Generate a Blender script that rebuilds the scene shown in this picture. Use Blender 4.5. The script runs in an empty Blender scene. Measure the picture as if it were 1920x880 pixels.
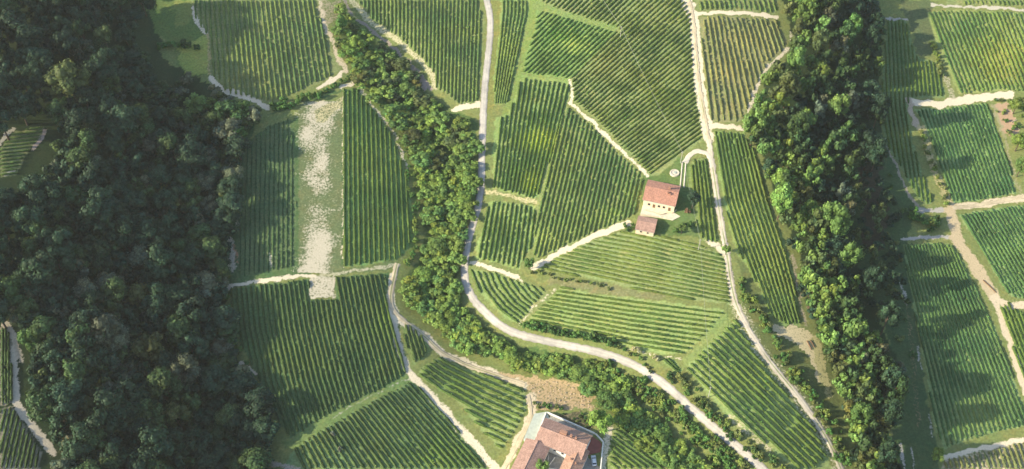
import bpy, bmesh, math, random
import numpy as np
from mathutils import Vector, Matrix

R = math.radians
rng = np.random.default_rng(11)
random.seed(11)
scene = bpy.context.scene
COL = scene.collection

# ------------------------------------------------------------------ camera, sky, sun, exposure
TILT, HFOV, DIST = R(40), R(50), 457.0
CAM = np.array([0.0, -DIST * math.sin(TILT), DIST * math.cos(TILT)])
cd = bpy.data.cameras.new('camera'); cam = bpy.data.objects.new('camera', cd); COL.objects.link(cam)
cd.sensor_width = 36.0; cd.lens = 18.0 / math.tan(HFOV / 2); cd.clip_start = 1.0; cd.clip_end = 6000.0
cam.location = CAM; cam.rotation_euler = (TILT, 0, 0)
scene.camera = cam
FW = np.array([0, math.sin(TILT), -math.cos(TILT)]); UP = np.array([0, math.cos(TILT), math.sin(TILT)])
TH = math.tan(HFOV / 2)

SUN_EL = R(25.5)
LIGHT_AZ = R(14.0)                    # horizontal direction the light travels in, from +x towards +y
sd = bpy.data.lights.new('sun', 'SUN'); sd.energy = 5.0; sd.angle = R(0.5); sd.color = (1.0, 0.885, 0.64)
sun = bpy.data.objects.new('sun', sd); COL.objects.link(sun)
ldir = Vector((math.cos(LIGHT_AZ) * math.cos(SUN_EL), math.sin(LIGHT_AZ) * math.cos(SUN_EL), -math.sin(SUN_EL)))
sun.rotation_euler = ldir.to_track_quat('-Z', 'Y').to_euler(); sun.location = (-200, -80, 300)
world = bpy.data.worlds.new('World'); scene.world = world; world.use_nodes = True
wn = world.node_tree
sky = wn.nodes.new('ShaderNodeTexSky'); sky.sky_type = 'NISHITA'; sky.sun_disc = False
sky.sun_elevation = SUN_EL
sky.sun_rotation = math.atan2(-ldir.x, -ldir.y)      # azimuth of the sun measured from +y
wn.links.new(sky.outputs[0], wn.nodes['Background'].inputs[0])
wn.nodes['Background'].inputs[1].default_value = 0.15
scene.view_settings.view_transform = 'Standard'; scene.view_settings.look = 'None'
scene.view_settings.exposure = 0.90; scene.view_settings.gamma = 1.0
scene.render.engine = 'CYCLES'

# ------------------------------------------------------------------ small maths
def smooth(a, b, x):
    t = np.clip((np.asarray(x, float) - a) / (b - a), 0, 1); return t * t * (3 - 2 * t)
_tab = rng.random((256, 256))
def vnoise(x, y, s=1.0, o=0):
    x = np.asarray(x, float) / s + 17.3 * o + 1000; y = np.asarray(y, float) / s + 9.7 * o + 1000
    xi = np.floor(x).astype(int); yi = np.floor(y).astype(int); fx = x - xi; fy = y - yi
    fx = fx * fx * (3 - 2 * fx); fy = fy * fy * (3 - 2 * fy)
    g = lambda i, j: _tab[i % 256, j % 256]
    return (g(xi, yi) * (1 - fx) + g(xi + 1, yi) * fx) * (1 - fy) + (g(xi, yi + 1) * (1 - fx) + g(xi + 1, yi + 1) * fx) * fy
def pdist(P, pts):
    d = np.full(len(P), 1e9)
    for a, b in zip(pts[:-1], pts[1:]):
        a = np.array(a, float); b = np.array(b, float); ab = b - a
        t = np.clip(((P - a) @ ab) / max(ab @ ab, 1e-9), 0, 1)
        d = np.minimum(d, np.hypot(P[:, 0] - a[0] - t * ab[0], P[:, 1] - a[1] - t * ab[1]))
    return d
def inpoly(P, poly):
    x, y = P[:, 0], P[:, 1]; c = np.zeros(len(P), bool); n = len(poly)
    for i in range(n):
        x1, y1 = poly[i]; x2, y2 = poly[i - 1]
        if y1 == y2: continue
        c ^= ((y1 > y) != (y2 > y)) & (x < (x2 - x1) * (y - y1) / (y2 - y1) + x1)
    return c
def rays(P):
    P = np.atleast_2d(np.asarray(P, float))
    nx = (P[:, 0] - 960) / 960 * TH; ny = (440 - P[:, 1]) / 960 * TH
    return FW[None] + nx[:, None] * np.array([1.0, 0, 0])[None] + ny[:, None] * UP[None]
def flat(P, z=0.0):
    d = rays(P); t = (z - CAM[2]) / d[:, 2]; return (CAM + t[:, None] * d)[:, :2]

# ------------------------------------------------------------------ terrain
_px = np.arange(-700, 701, 2.0)
_ph = np.interp(_px, [-700, -500, -260, -200, -140, -110, -40, -20, 0, 50, 90, 108, 126, 150, 166, 200, 260, 500, 700],
                     [84, 72, 46, 28, 11, 6.5, 2, 1, 2, 7, 10, 8.5, 5.5, 0, -2.5, -3, 0, 9, 12])
_k = np.exp(-0.5 * (np.arange(-20, 21) * 2.0 / 9.0) ** 2); _k /= _k.sum()
_ph = np.convolve(np.pad(_ph, 20, mode='edge'), _k, mode='valid')
GULLY = flat([(690, 60), (760, 190), (830, 300), (825, 450), (800, 560), (900, 650), (1020, 685), (1150, 725), (1250, 800), (1350, 890)])
VALLEY = flat([(280, -60), (310, 120), (335, 300), (330, 500), (380, 700), (430, 950)])
def H(x, y):
    x = np.asarray(x, float); y = np.asarray(y, float)
    yc = np.clip(y, -260, 330)
    u = x - 0.11 * yc * smooth(50, 130, x)
    z = np.interp(u, _px, _ph) + 0.085 * yc
    P = np.stack([x.ravel(), y.ravel()], 1)
    z = z - 3.5 * np.exp(-(pdist(P, GULLY) / 13.0) ** 2).reshape(x.shape)
    z = z - 8.0 * np.exp(-(pdist(P, VALLEY) / 22.0) ** 2).reshape(x.shape)
    z = z + 0.9 * (vnoise(x, y, 38, 1) - .5) + 1.8 * (vnoise(x, y, 90, 2) - .5)
    return z
def at(P, off=0.0):
    d = rays(P); t = (0 - CAM[2]) / d[:, 2]
    for _ in range(22):
        p = CAM + t[:, None] * d
        t = t + 0.8 * ((H(p[:, 0], p[:, 1]) + off - CAM[2]) / d[:, 2] - t)
    return CAM + t[:, None] * d
def at_z(P, z):
    d = rays(P); t = (z - CAM[2]) / d[:, 2]; return CAM + t[:, None] * d
def project(W):
    v = W - CAM; dz = v @ FW
    return np.stack([960 + v[:, 0] / dz / TH * 960, 440 - (v @ UP) / dz / TH * 960], 1)

# ------------------------------------------------------------------ object helpers
def mesh_np(name, V, Q, col=None, smooth_sh=False):
    me = bpy.data.meshes.new(name)
    V = np.ascontiguousarray(V, dtype=np.float32); Q = np.ascontiguousarray(Q, dtype=np.int32)
    k = Q.shape[1]
    me.vertices.add(len(V)); me.vertices.foreach_set('co', V.ravel())
    me.loops.add(Q.size); me.loops.foreach_set('vertex_index', Q.ravel())
    me.polygons.add(len(Q)); me.polygons.foreach_set('loop_start', np.arange(0, Q.size, k, dtype=np.int32))
    me.update(calc_edges=True)
    if smooth_sh: me.polygons.foreach_set('use_smooth', np.ones(len(Q), bool))
    if col is not None:
        a = me.attributes.new('Col', 'FLOAT_COLOR', 'POINT')
        c = np.ones((len(V), 4), np.float32); c[:, :3] = col; a.data.foreach_set('color', c.ravel())
    return me
def tag(o, label=None, cat=None, group=None, kind=None):
    if label: o['label'] = label
    if cat: o['category'] = cat
    if group: o['group'] = group
    if kind: o['kind'] = kind
    return o
def link(name, me, mat=None, parent=None, loc=None, rz=None):
    o = bpy.data.objects.new(name, me); COL.objects.link(o)
    if mat is not None and me is not None and not me.materials: me.materials.append(mat)
    if parent is not None: o.parent = parent
    if loc is not None: o.location = loc
    if rz is not None: o.rotation_euler = (0, 0, rz)
    return o
class MB:
    """collects boxes, prisms and tubes into one mesh"""
    def __init__(s): s.bm = bmesh.new()
    def hexa(s, pts):
        v = [s.bm.verts.new(p) for p in pts]
        for f in ((3, 2, 1, 0), (4, 5, 6, 7), (0, 1, 5, 4), (1, 2, 6, 5), (2, 3, 7, 6), (3, 0, 4, 7)):
            s.bm.faces.new([v[i] for i in f])
        return s
    def box(s, x0, x1, y0, y1, z0, z1):
        return s.hexa([(x0, y0, z0), (x1, y0, z0), (x1, y1, z0), (x0, y1, z0), (x0, y0, z1), (x1, y0, z1), (x1, y1, z1), (x0, y1, z1)])
    def tube(s, pts, rad, n=8, cap=True):
        rings = []
        for i, p in enumerate(pts):
            p = Vector(p); a = Vector(pts[max(i - 1, 0)]); b = Vector(pts[min(i + 1, len(pts) - 1)])
            d = (b - a).normalized(); u = d.orthogonal().normalized() if abs(d.z) > .9 else d.cross(Vector((0, 0, 1))).normalized(); w = d.cross(u)
            r = rad[i] if hasattr(rad, '__len__') else rad
            rings.append([s.bm.verts.new(p + (u * math.cos(2 * math.pi * k / n) + w * math.sin(2 * math.pi * k / n)) * r) for k in range(n)])
        for A, B in zip(rings[:-1], rings[1:]):
            for k in range(n): s.bm.faces.new((A[k], A[(k + 1) % n], B[(k + 1) % n], B[k]))
        if cap: s.bm.faces.new(rings[0][::-1]); s.bm.faces.new(rings[-1])
        return s
    def prism(s, poly, z0, z1):
        n = len(poly); a = [s.bm.verts.new((p[0], p[1], z0 if not hasattr(z0, '__len__') else z0[i])) for i, p in enumerate(poly)]
        b = [s.bm.verts.new((p[0], p[1], z1 if not hasattr(z1, '__len__') else z1[i])) for i, p in enumerate(poly)]
        s.bm.faces.new(a[::-1]); s.bm.faces.new(b)
        for i in range(n): s.bm.faces.new((a[i], a[(i + 1) % n], b[(i + 1) % n], b[i]))
        return s
    def build(s, name, mat, parent=None, loc=None, rz=None):
        bmesh.ops.recalc_face_normals(s.bm, faces=s.bm.faces[:])
        me = bpy.data.meshes.new(name); s.bm.to_mesh(me); s.bm.free()
        return link(name, me, mat, parent, loc, rz)

# ------------------------------------------------------------------ materials
def nmat(name):
    m = bpy.data.materials.new(name); m.use_nodes = True
    nt = m.node_tree; b = nt.nodes['Principled BSDF']; return m, nt, b
def nn(nt, t, **kw):
    n = nt.nodes.new(t)
    for k, v in kw.items():
        if isinstance(k, str) and hasattr(n, k): setattr(n, k, v)
    return n
def mathn(nt, op, a, b=None, clamp=False):
    n = nt.nodes.new('ShaderNodeMath'); n.operation = op; n.use_clamp = clamp
    for i, v in enumerate((a, b)):
        if v is None: continue
        if isinstance(v, (int, float)): n.inputs[i].default_value = v
        else: nt.links.new(v, n.inputs[i])
    return n.outputs[0]
def noise(nt, scale, detail=3, vec=None, rough=.55):
    n = nt.nodes.new('ShaderNodeTexNoise'); n.inputs['Scale'].default_value = scale; n.inputs['Detail'].default_value = detail
    n.inputs['Roughness'].default_value = rough
    if vec is None:
        g = nt.nodes.new('ShaderNodeNewGeometry'); vec = g.outputs['Position']
    nt.links.new(vec, n.inputs['Vector']); return n.outputs['Fac']
def mapr(nt, v, a, b, c, d):
    n = nt.nodes.new('ShaderNodeMapRange'); nt.links.new(v, n.inputs[0])
    for i, q in enumerate((a, b, c, d)): n.inputs[i + 1].default_value = q
    return n.outputs[0]
def mixc(nt, f, a, b, mode='MIX'):
    n = nt.nodes.new('ShaderNodeMix'); n.data_type = 'RGBA'; n.blend_type = mode
    for s, v in ((0, f), (6, a), (7, b)):
        if isinstance(v, (int, float)): n.inputs[s].default_value = v
        elif isinstance(v, tuple): n.inputs[s].default_value = (*v, 1)
        else: nt.links.new(v, n.inputs[s])
    return n.outputs[2]
def hsv(nt, col, h=None, s=None, v=None):
    n = nt.nodes.new('ShaderNodeHueSaturation'); nt.links.new(col, n.inputs['Color'])
    for k, q in (('Hue', h), ('Saturation', s), ('Value', v)):
        if q is None: continue
        if isinstance(q, (int, float)): n.inputs[k].default_value = q
        else: nt.links.new(q, n.inputs[k])
    return n.outputs[0]
def plain(name, col, rough=.8, var=.25, scale=1.5, col2=None, bump=0.0, spec=.25):
    m, nt, b = nmat(name)
    f = noise(nt, scale, 5)
    c2 = col2 or tuple(x * (1 - var) for x in col)
    c = mixc(nt, mapr(nt, f, .32, .68, 0, 1), tuple(min(1, x * (1 + var * .5)) for x in col), c2)
    nt.links.new(c, b.inputs['Base Color']); b.inputs['Roughness'].default_value = rough
    b.inputs['Specular IOR Level'].default_value = spec
    if bump:
        bp = nt.nodes.new('ShaderNodeBump'); bp.inputs['Distance'].default_value = bump; nt.links.new(noise(nt, scale * 6, 4), bp.inputs['Height'])
        nt.links.new(bp.outputs[0], b.inputs['Normal'])
    return m
def foliage_mat(name, transl=.3, objrand=True):
    m, nt, b = nmat(name)
    at_ = nt.nodes.new('ShaderNodeAttribute'); at_.attribute_name = 'Col'
    c = at_.outputs['Color']
    f = noise(nt, .9, 3)
    c = hsv(nt, c, v=mapr(nt, f, .25, .75, .78, 1.22))
    if objrand:
        oi = nt.nodes.new('ShaderNodeObjectInfo'); r = oi.outputs['Random']
        c = hsv(nt, c, h=mapr(nt, r, 0, 1, .482, .518), v=mapr(nt, mathn(nt, 'FRACT', mathn(nt, 'MULTIPLY', r, 7.31)), 0, 1, .78, 1.25))
    nt.links.new(c, b.inputs['Base Color']); b.inputs['Roughness'].default_value = .62; b.inputs['Specular IOR Level'].default_value = .2
    tr = nt.nodes.new('ShaderNodeBsdfTranslucent'); nt.links.new(hsv(nt, c, h=.485, s=1.1, v=1.25), tr.inputs['Color'])
    mx = nt.nodes.new('ShaderNodeMixShader'); mx.inputs[0].default_value = transl
    nt.links.new(b.outputs[0], mx.inputs[1]); nt.links.new(tr.outputs[0], mx.inputs[2])
    nt.links.new(mx.outputs[0], nt.nodes['Material Output'].inputs['Surface'])
    return m
def ground_mat():
    m, nt, b = nmat('ground_cover')
    g = nt.nodes.new('ShaderNodeAttribute'); g.attribute_name = 'Col'
    s = nt.nodes.new('ShaderNodeAttribute'); s.attribute_name = 'soil'
    sc = nt.nodes.new('ShaderNodeAttribute'); sc.attribute_name = 'soilc'
    fine = noise(nt, 1.1, 5, rough=.65); mid = noise(nt, .16, 4); tuft = noise(nt, 3.2, 3)
    gc = hsv(nt, g.outputs['Color'], h=mapr(nt, mid, .3, .7, .48, .515), s=mapr(nt, tuft, .3, .7, .85, 1.1), v=mapr(nt, fine, .25, .75, .62, 1.38))
    dry = noise(nt, .24, 6, rough=.7)
    gc = mixc(nt, mapr(nt, dry, .52, .72, 0, .55), gc, mixc(nt, 1.0, gc, (1.75, 1.25, 1.15), 'MULTIPLY'))
    scol = hsv(nt, sc.outputs['Color'], v=mapr(nt, tuft, .2, .8, .72, 1.2))
    v = mathn(nt, 'ADD', s.outputs['Fac'], mathn(nt, 'ADD', mapr(nt, fine, .28, .72, -.36, .36), mapr(nt, tuft, .3, .7, -.14, .14)))
    fac = mapr(nt, v, .36, .68, 0, 1)
    nt.links.new(mixc(nt, fac, gc, scol), b.inputs['Base Color'])
    b.inputs['Roughness'].default_value = .95; b.inputs['Specular IOR Level'].default_value = .1
    bp = nt.nodes.new('ShaderNodeBump'); bp.inputs['Distance'].default_value = .25; bp.inputs['Strength'].default_value = .5
    nt.links.new(fine, bp.inputs['Height']); nt.links.new(bp.outputs[0], b.inputs['Normal'])
    return m
def road_mat(name, col, col2, wear=.5):
    m, nt, b = nmat(name)
    f = noise(nt, .35, 6, rough=.7); f2 = noise(nt, 5, 3)
    c = mixc(nt, mapr(nt, f, .35, .65, 0, 1), col, col2)
    c = hsv(nt, c, v=mapr(nt, f2, .3, .7, .85, 1.15))
    wa = nt.nodes.new('ShaderNodeAttribute'); wa.attribute_name = 'Col'
    if name != 'pale_concrete': c = mixc(nt, 1.0, c, wa.outputs['Color'], 'MULTIPLY')
    nt.links.new(c, b.inputs['Base Color']); b.inputs['Roughness'].default_value = .9; b.inputs['Specular IOR Level'].default_value = .15
    return m
def roof_mat(name, a, c2, c3):
    m, nt, b = nmat(name)
    tc = nt.nodes.new('ShaderNodeTexCoord')
    mp = nt.nodes.new('ShaderNodeMapping'); mp.inputs['Scale'].default_value = (3.6, 2.6, 2.6); nt.links.new(tc.outputs['Object'], mp.inputs[0])
    wn_ = nt.nodes.new('ShaderNodeTexWhiteNoise'); wn_.noise_dimensions = '3D'
    fl = nt.nodes.new('ShaderNodeVectorMath'); fl.operation = 'FLOOR'; nt.links.new(mp.outputs[0], fl.inputs[0]); nt.links.new(fl.outputs[0], wn_.inputs['Vector'])
    big = noise(nt, .45, 4, tc.outputs['Object']); mid = noise(nt, 2.2, 4, tc.outputs['Object'])
    c = mixc(nt, mapr(nt, big, .35, .65, 0, 1), a, c2)
    c = mixc(nt, mapr(nt, mid, .55, .75, 0, .6), c, c3)
    c = hsv(nt, c, v=mapr(nt, wn_.outputs['Value'], 0, 1, .75, 1.2))
    nt.links.new(c, b.inputs['Base Color']); b.inputs['Roughness'].default_value = .85; b.inputs['Specular IOR Level'].default_value = .15
    wv = nt.nodes.new('ShaderNodeTexWave'); wv.wave_type = 'BANDS'; wv.bands_direction = 'X'; wv.inputs['Scale'].default_value = .9
    nt.links.new(tc.outputs['Object'], wv.inputs['Vector'])
    bp = nt.nodes.new('ShaderNodeBump'); bp.inputs['Distance'].default_value = .06; nt.links.new(wv.outputs['Fac'], bp.inputs['Height']); nt.links.new(bp.outputs[0], b.inputs['Normal'])
    return m
def flatmat(name, col, rough=.5, metal=0.0):
    m, nt, b = nmat(name); b.inputs['Base Color'].default_value = (*col, 1); b.inputs['Roughness'].default_value = rough; b.inputs['Metallic'].default_value = metal
    return m

M_GROUND = ground_mat()
M_VINE = foliage_mat('vine_leaves', .22, False)
M_LEAF = foliage_mat('tree_leaves', .20, True)
M_WOODS = foliage_mat('woodland_leaves', .20, False)
M_BARK = plain('bark', (.11, .08, .055), .9, .4, 3, bump=.03)
M_ROAD = road_mat('worn_asphalt', (.52, .48, .41), (.37, .345, .305))
M_GRAVEL = road_mat('pale_gravel', (.62, .54, .42), (.46, .40, .30))
M_DIRT = road_mat('trodden_earth', (.58, .49, .34), (.42, .35, .23))
M_CONC = road_mat('pale_concrete', (.62, .56, .45), (.50, .45, .36))

# ------------------------------------------------------------------ layout in photo pixels: vineyards
SOIL = (.585, .49, .34); PALE = (.66, .575, .42); TAN = (.46, .33, .20); WHITE = (.53, .475, .355); GREY = (.42, .39, .34); RED = (.30, .19, .12)
OLIVE = (.20, .24, .09); FRESH = (.23, .32, .10); MIDG = (.18, .25, .08); DARKG = (.055, .105, .038); LEFTG = (.062, .115, .042)
V_MID = (.112, .165, .036); V_DRK = (.082, .138, .029); V_OLV = (.128, .192, .050); V_LFT = (.060, .102, .028); V_TAN = (.18, .20, .066)  # V_LFT is darker: shade over the lower left fields put into vine colour
F = []
def field(desc, poly, A, B, n, vine=V_MID, grass=MIDG, h=.68, w=.43, soil=.0, gap=.04, soilc=SOIL):
    F.append(dict(desc=desc, poly=poly, A=A, B=B, n=n, vine=vine, grass=grass, h=h, w=w, soil=soil, gap=gap, soilc=soilc))
field('the olive vineyard above the hedge at the upper left', [(358,0),(362,30),(385,62),(390,70),(394,140),(418,155),(424,176),(498,190),(508,193),(545,178),(600,155),(640,130),(625,100),(610,60),(592,10),(588,0)],
      [(352,-5),(362,200)], [(598,-5),(634,200)], 28, V_OLV, OLIVE, gap=.10, soil=.06)
field('the vineyard between the sunken track and the top of the asphalt road', [(668,0),(700,40),(740,65),(780,100),(815,140),(817,165),(840,180),(860,197),(897,190),(903,100),(907,40),(898,10),(895,0)],
      [(664,-5),(670,205)], [(905,-5),(896,205)], 33, V_OLV, (.20,.25,.09), gap=.06, soil=.08)
field('the narrow vineyard strip just right of the upper asphalt road', [(938,0),(992,0),(990,30),(984,60),(960,165),(950,195),(928,195),(926,150),(938,40)],
      [(940,-5),(940,25),(922,200)], [(990,-5),(989,27),(950,200)], 7, V_OLV, FRESH)
DG_A, DG_B = [(875,130),(1075,-70),(1275,-270)], [(1190,350),(1350,235),(1500,127)]
field('the bright diagonal vineyard below the grass track at top centre', [(1006,18),(1060,33),(1140,57),(1157,60),(1113,104),(1071,149),(980,137),(987,100),(1002,60)], DG_A, DG_B, 56, (.11,.19,.045), (.18,.28,.08))
field('the big diagonal vineyard above the red roofed farmhouse', [(1012,-3),(1014,5),(1060,23),(1150,50),(1158,58),(1113,104),(1071,149),(1075,190),(1114,222),(1165,275),(1217,326),(1235,330),(1255,312),(1280,287),(1318,262),(1314,230),(1302,180),(1299,100),(1298,60),(1294,25),(1283,0)],
      DG_A, DG_B, 56, V_MID, (.22,.27,.10), gap=.05, soil=.04)
field('the green vineyard between asphalt road and diagonal rows', [(978,147),(1066,155),(1066,190),(1046,240),(1031,300),(1013,362),(1003,373),(960,363),(924,353),(924,280),(929,220),(952,215),(962,190)],
      [(945,140),(919,382)], [(1075,140),(1013,385)], 14, V_DRK, FRESH, w=.4)
field('the fan of vines left of the red roofed farmhouse', [(1062,200),(1108,234),(1158,287),(1203,327),(1205,345),(1193,400),(1175,412),(1120,433),(1060,462),(1003,488),(1000,478),(1003,400),(1009,362),(1027,300),(1044,240)],
      [(1057,190),(985,495)], [(1268,190),(1195,495)], 25, V_OLV, (.21,.26,.09), gap=.08, soil=.08)
field('the small square vineyard inside the bend of the asphalt road', [(918,378),(1003,386),(1001,420),(999,460),(985,480),(972,506),(930,492),(890,486),(894,460),(908,420)],
      [(906,370),(879,510)], [(1010,370),(992,510)], 12, V_DRK, FRESH, w=.42)
field('the curving vine rows hugging the road bend', [(882,505),(930,513),(970,528),(1022,541),(1016,552),(994,582),(972,606),(950,598),(925,578),(897,543)],
      [(876,500),(893,545),(923,585),(968,618)], [(1010,520),(1025,533),(1035,543),(1045,550)], 12, V_DRK, (.22,.30,.10), w=.42)
field('the level grassy vineyard below the farmhouse, lower half', [(1050,538),(1120,552),(1200,560),(1300,574),(1362,582),(1346,602),(1310,640),(1285,664),(1230,663),(1180,652),(1100,628),(1040,612),(990,602),(1003,585),(1032,557)],
      [(960,524),(1180,553),(1400,580)], [(960,618),(1180,668),(1400,706)], 13, V_DRK, (.25,.33,.11), w=.30, h=.85)
field('the level vineyard directly below the farmhouse, upper half', [(1175,432),(1240,442),(1300,457),(1345,473),(1360,487),(1364,520),(1370,570),(1300,562),(1200,545),(1130,527),(1050,512),(1006,505),(1052,478),(1110,452)],
      [(960,392),(1180,426),(1400,480)], [(960,494),(1180,544),(1400,584)], 14, V_MID, (.23,.29,.11), w=.42, soil=.10)
field('the long triangular vineyard right of the lower asphalt road', [(1375,600),(1388,614),(1416,662),(1446,704),(1494,764),(1532,812),(1560,880),(1490,880),(1440,835),(1370,790),(1330,740),(1287,692),(1292,684),(1332,642)],
      [(1340,560),(1600,815)], [(1270,680),(1500,900)], 13, V_DRK, (.24,.32,.11), w=.46, h=1.0)
field('the long vineyard strip between gravel track and ravine', [(1339,247),(1393,250),(1418,290),(1428,340),(1443,390),(1467,440),(1486,510),(1492,560),(1500,610),(1470,610),(1442,588),(1424,545),(1400,500),(1380,470),(1366,420),(1348,330)],
      [(1330,240),(1350,375),(1385,480),(1440,620)], [(1402,235),(1440,375),(1475,480),(1512,620)], 11, V_MID, FRESH, w=.42)
field('the small vineyard inside the loop of the farm driveway', [(1300,300),(1325,297),(1328,330),(1337,400),(1347,452),(1338,458),(1312,448),(1304,420),(1307,392),(1293,360),(1291,320)],
      [(1292,290),(1305,465)], [(1330,290),(1357,465)], 6, V_MID, MIDG)
field('the tan vineyard at the ravine edge, upper right of centre', [(1314,34),(1345,30),(1400,32),(1453,38),(1476,75),(1472,90),(1438,120),(1417,160),(1396,215),(1388,230),(1332,230),(1322,150),(1315,80)],
      [(1305,25),(1330,240)], [(1452,25),(1530,240)], 17, V_TAN, (.24,.25,.11), gap=.08, soil=.12)
field('the clipped vineyard strip at the top edge right of centre', [(1302,0),(1458,0),(1455,26),(1400,20),(1345,18),(1310,22)], [(1296,-6),(1304,32)], [(1452,-6),(1462,32)], 17, V_OLV, OLIVE)
field('the tidy upright vineyard right of the whitish bare strip', [(645,168),(668,165),(700,207),(733,250),(748,290),(767,340),(772,400),(772,450),(763,468),(743,488),(700,495),(645,500)],
      [(641,160),(642,505)], [(765,160),(784,505)], 15, V_DRK, (.15,.25,.075), w=.44)
field('the weak fallow vineyard left of the whitish bare strip', [(470,265),(500,238),(545,222),(552,300),(556,380),(552,500),(480,515),(442,522),(447,430),(442,300)],
      [(446,200),(436,530)], [(560,200),(560,530)], 14, (.060,.12,.042), (.095,.150,.06), h=.42, w=.22, gap=.25, soil=.02)
field('the big dark vineyard at the lower left beside the woods', [(434,540),(560,526),(580,524),(580,562),(630,562),(630,520),(732,512),(722,560),(731,600),(750,660),(766,700),(700,737),(620,775),(545,822),(522,790),(502,740),(474,690),(440,620),(430,560)],
      [(428,520),(436,620),(455,720),(500,850)], [(722,500),(745,600),(775,700),(815,840)], 33, V_LFT, (.095,.165,.060), w=.44)  # alley grass darkened too, with the left side's shade in its colour
field('the fanning vineyard at the bottom below the grass path', [(772,716),(788,730),(846,794),(896,853),(920,880),(530,880),(552,840),(605,805),(684,760)],
      [(525,790),(575,900)], [(772,695),(960,900)], 30, V_LFT, (.15,.235,.09), w=.46)
field('the grassy vine terraces left of the lower farm buildings', [(822,670),(850,683),(920,708),(983,735),(984,770),(970,800),(948,833),(938,844),(904,810),(862,757),(812,722),(784,702),(793,687)],
      [(775,624),(833,663),(902,696),(1000,738)], [(775,742),(833,785),(902,828),(1000,872)], 11, V_DRK, (.24,.315,.11), w=.46, h=1.0)
field('the little triangle of vines between two forking tracks', [(753,608),(773,612),(800,640),(806,657),(788,676),(774,686),(763,650)], [(746,595),(770,695)], [(797,600),(832,690)], 7, V_LFT, MIDG)
field('the small vineyard right of the lower farm buildings', [(1167,792),(1200,804),(1250,844),(1285,880),(1143,880),(1143,830),(1150,805)],
      [(1100,735),(1320,890)], [(1080,830),(1150,890)], 12, V_DRK, (.24,.30,.11), w=.44)
field('the pair of short rows above the road bend', [(1242,674),(1262,674),(1280,693),(1270,703)], [(1238,672),(1274,704)], [(1254,671),(1282,697)], 2, V_DRK, FRESH, w=.46)
field('the big sunny vineyard at the upper right corner', [(1738,22),(1800,20),(1925,24),(1925,172),(1880,170),(1840,173),(1797,178),(1778,130),(1757,80)], [(1716,10),(1788,190)], [(1925,10),(1995,190)], 25, (.095,.165,.045), (.25,.31,.10), w=.40)
field('the clipped vineyard strip at the upper right edge', [(1775,0),(1925,0),(1925,12),(1775,8)], [(1768,-4),(1778,18)], [(1928,-4),(1938,18)], 20, V_OLV, OLIVE)
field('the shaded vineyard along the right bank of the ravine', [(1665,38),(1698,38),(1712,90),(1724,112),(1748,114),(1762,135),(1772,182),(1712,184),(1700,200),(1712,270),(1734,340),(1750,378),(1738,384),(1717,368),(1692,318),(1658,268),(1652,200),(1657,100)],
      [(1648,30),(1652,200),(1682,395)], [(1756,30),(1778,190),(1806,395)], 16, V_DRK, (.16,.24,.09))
field('the neat striped vineyard at the right, above the dirt crossroads', [(1717,205),(1760,206),(1800,199),(1848,194),(1868,240),(1888,300),(1906,362),(1880,368),(1830,376),(1787,381),(1777,350),(1748,270),(1728,225)],
      [(1712,190),(1782,395)], [(1848,185),(1922,390)], 19, (.07,.145,.045), (.21,.32,.12), w=.42)
field('the steep striped vineyard at the right edge below the crossroads', [(1800,402),(1850,394),(1905,386),(1925,387),(1925,560),(1897,558),(1872,526),(1834,456),(1804,417)],
      [(1785,380),(1898,568)], [(1930,375),(2040,568)], 19, (.07,.145,.045), (.22,.32,.12), w=.42)
field('the small corner vineyard at the right edge under the dirt fork', [(1876,574),(1890,568),(1903,580),(1925,586),(1925,718),(1908,688),(1890,620)], [(1856,555),(1922,720)], [(1930,555),(1990,720)], 9, V_DRK, FRESH)
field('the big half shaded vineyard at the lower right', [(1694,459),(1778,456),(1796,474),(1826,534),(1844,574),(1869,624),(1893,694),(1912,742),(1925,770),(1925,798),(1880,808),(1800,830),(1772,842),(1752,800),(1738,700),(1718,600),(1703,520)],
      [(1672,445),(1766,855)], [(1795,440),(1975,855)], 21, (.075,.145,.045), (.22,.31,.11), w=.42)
field('the tan dry vineyard at the bottom right corner', [(1772,862),(1830,849),(1925,829),(1925,880),(1765,880)], [(1750,815),(1774,890)], [(1928,815),(1955,890)], 18, V_TAN, (.26,.25,.13), soil=.40)
field('the tiny hillside vineyard at the left edge in the woods', [(0,278),(28,246),(82,240),(76,255),(58,280),(44,300),(30,328),(0,333)], [(-6,246),(92,236)], [(-6,340),(92,326)], 14, V_OLV, (.22,.25,.10), w=.40)
field('the grey vineyard at the bottom left edge, upper block', [(0,614),(14,614),(20,640),(22,700),(22,755),(0,762)], [(-3,600),(-3,775)], [(24,600),(24,775)], 5, V_LFT, (.32,.29,.20), w=.42)
field('the grey vineyard at the bottom left edge, lower block', [(0,768),(24,762),(50,805),(78,850),(73,880),(0,880)], [(-14,745),(-50,890)], [(98,745),(68,890)], 13, V_LFT, (.32,.29,.20), w=.42)

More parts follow.
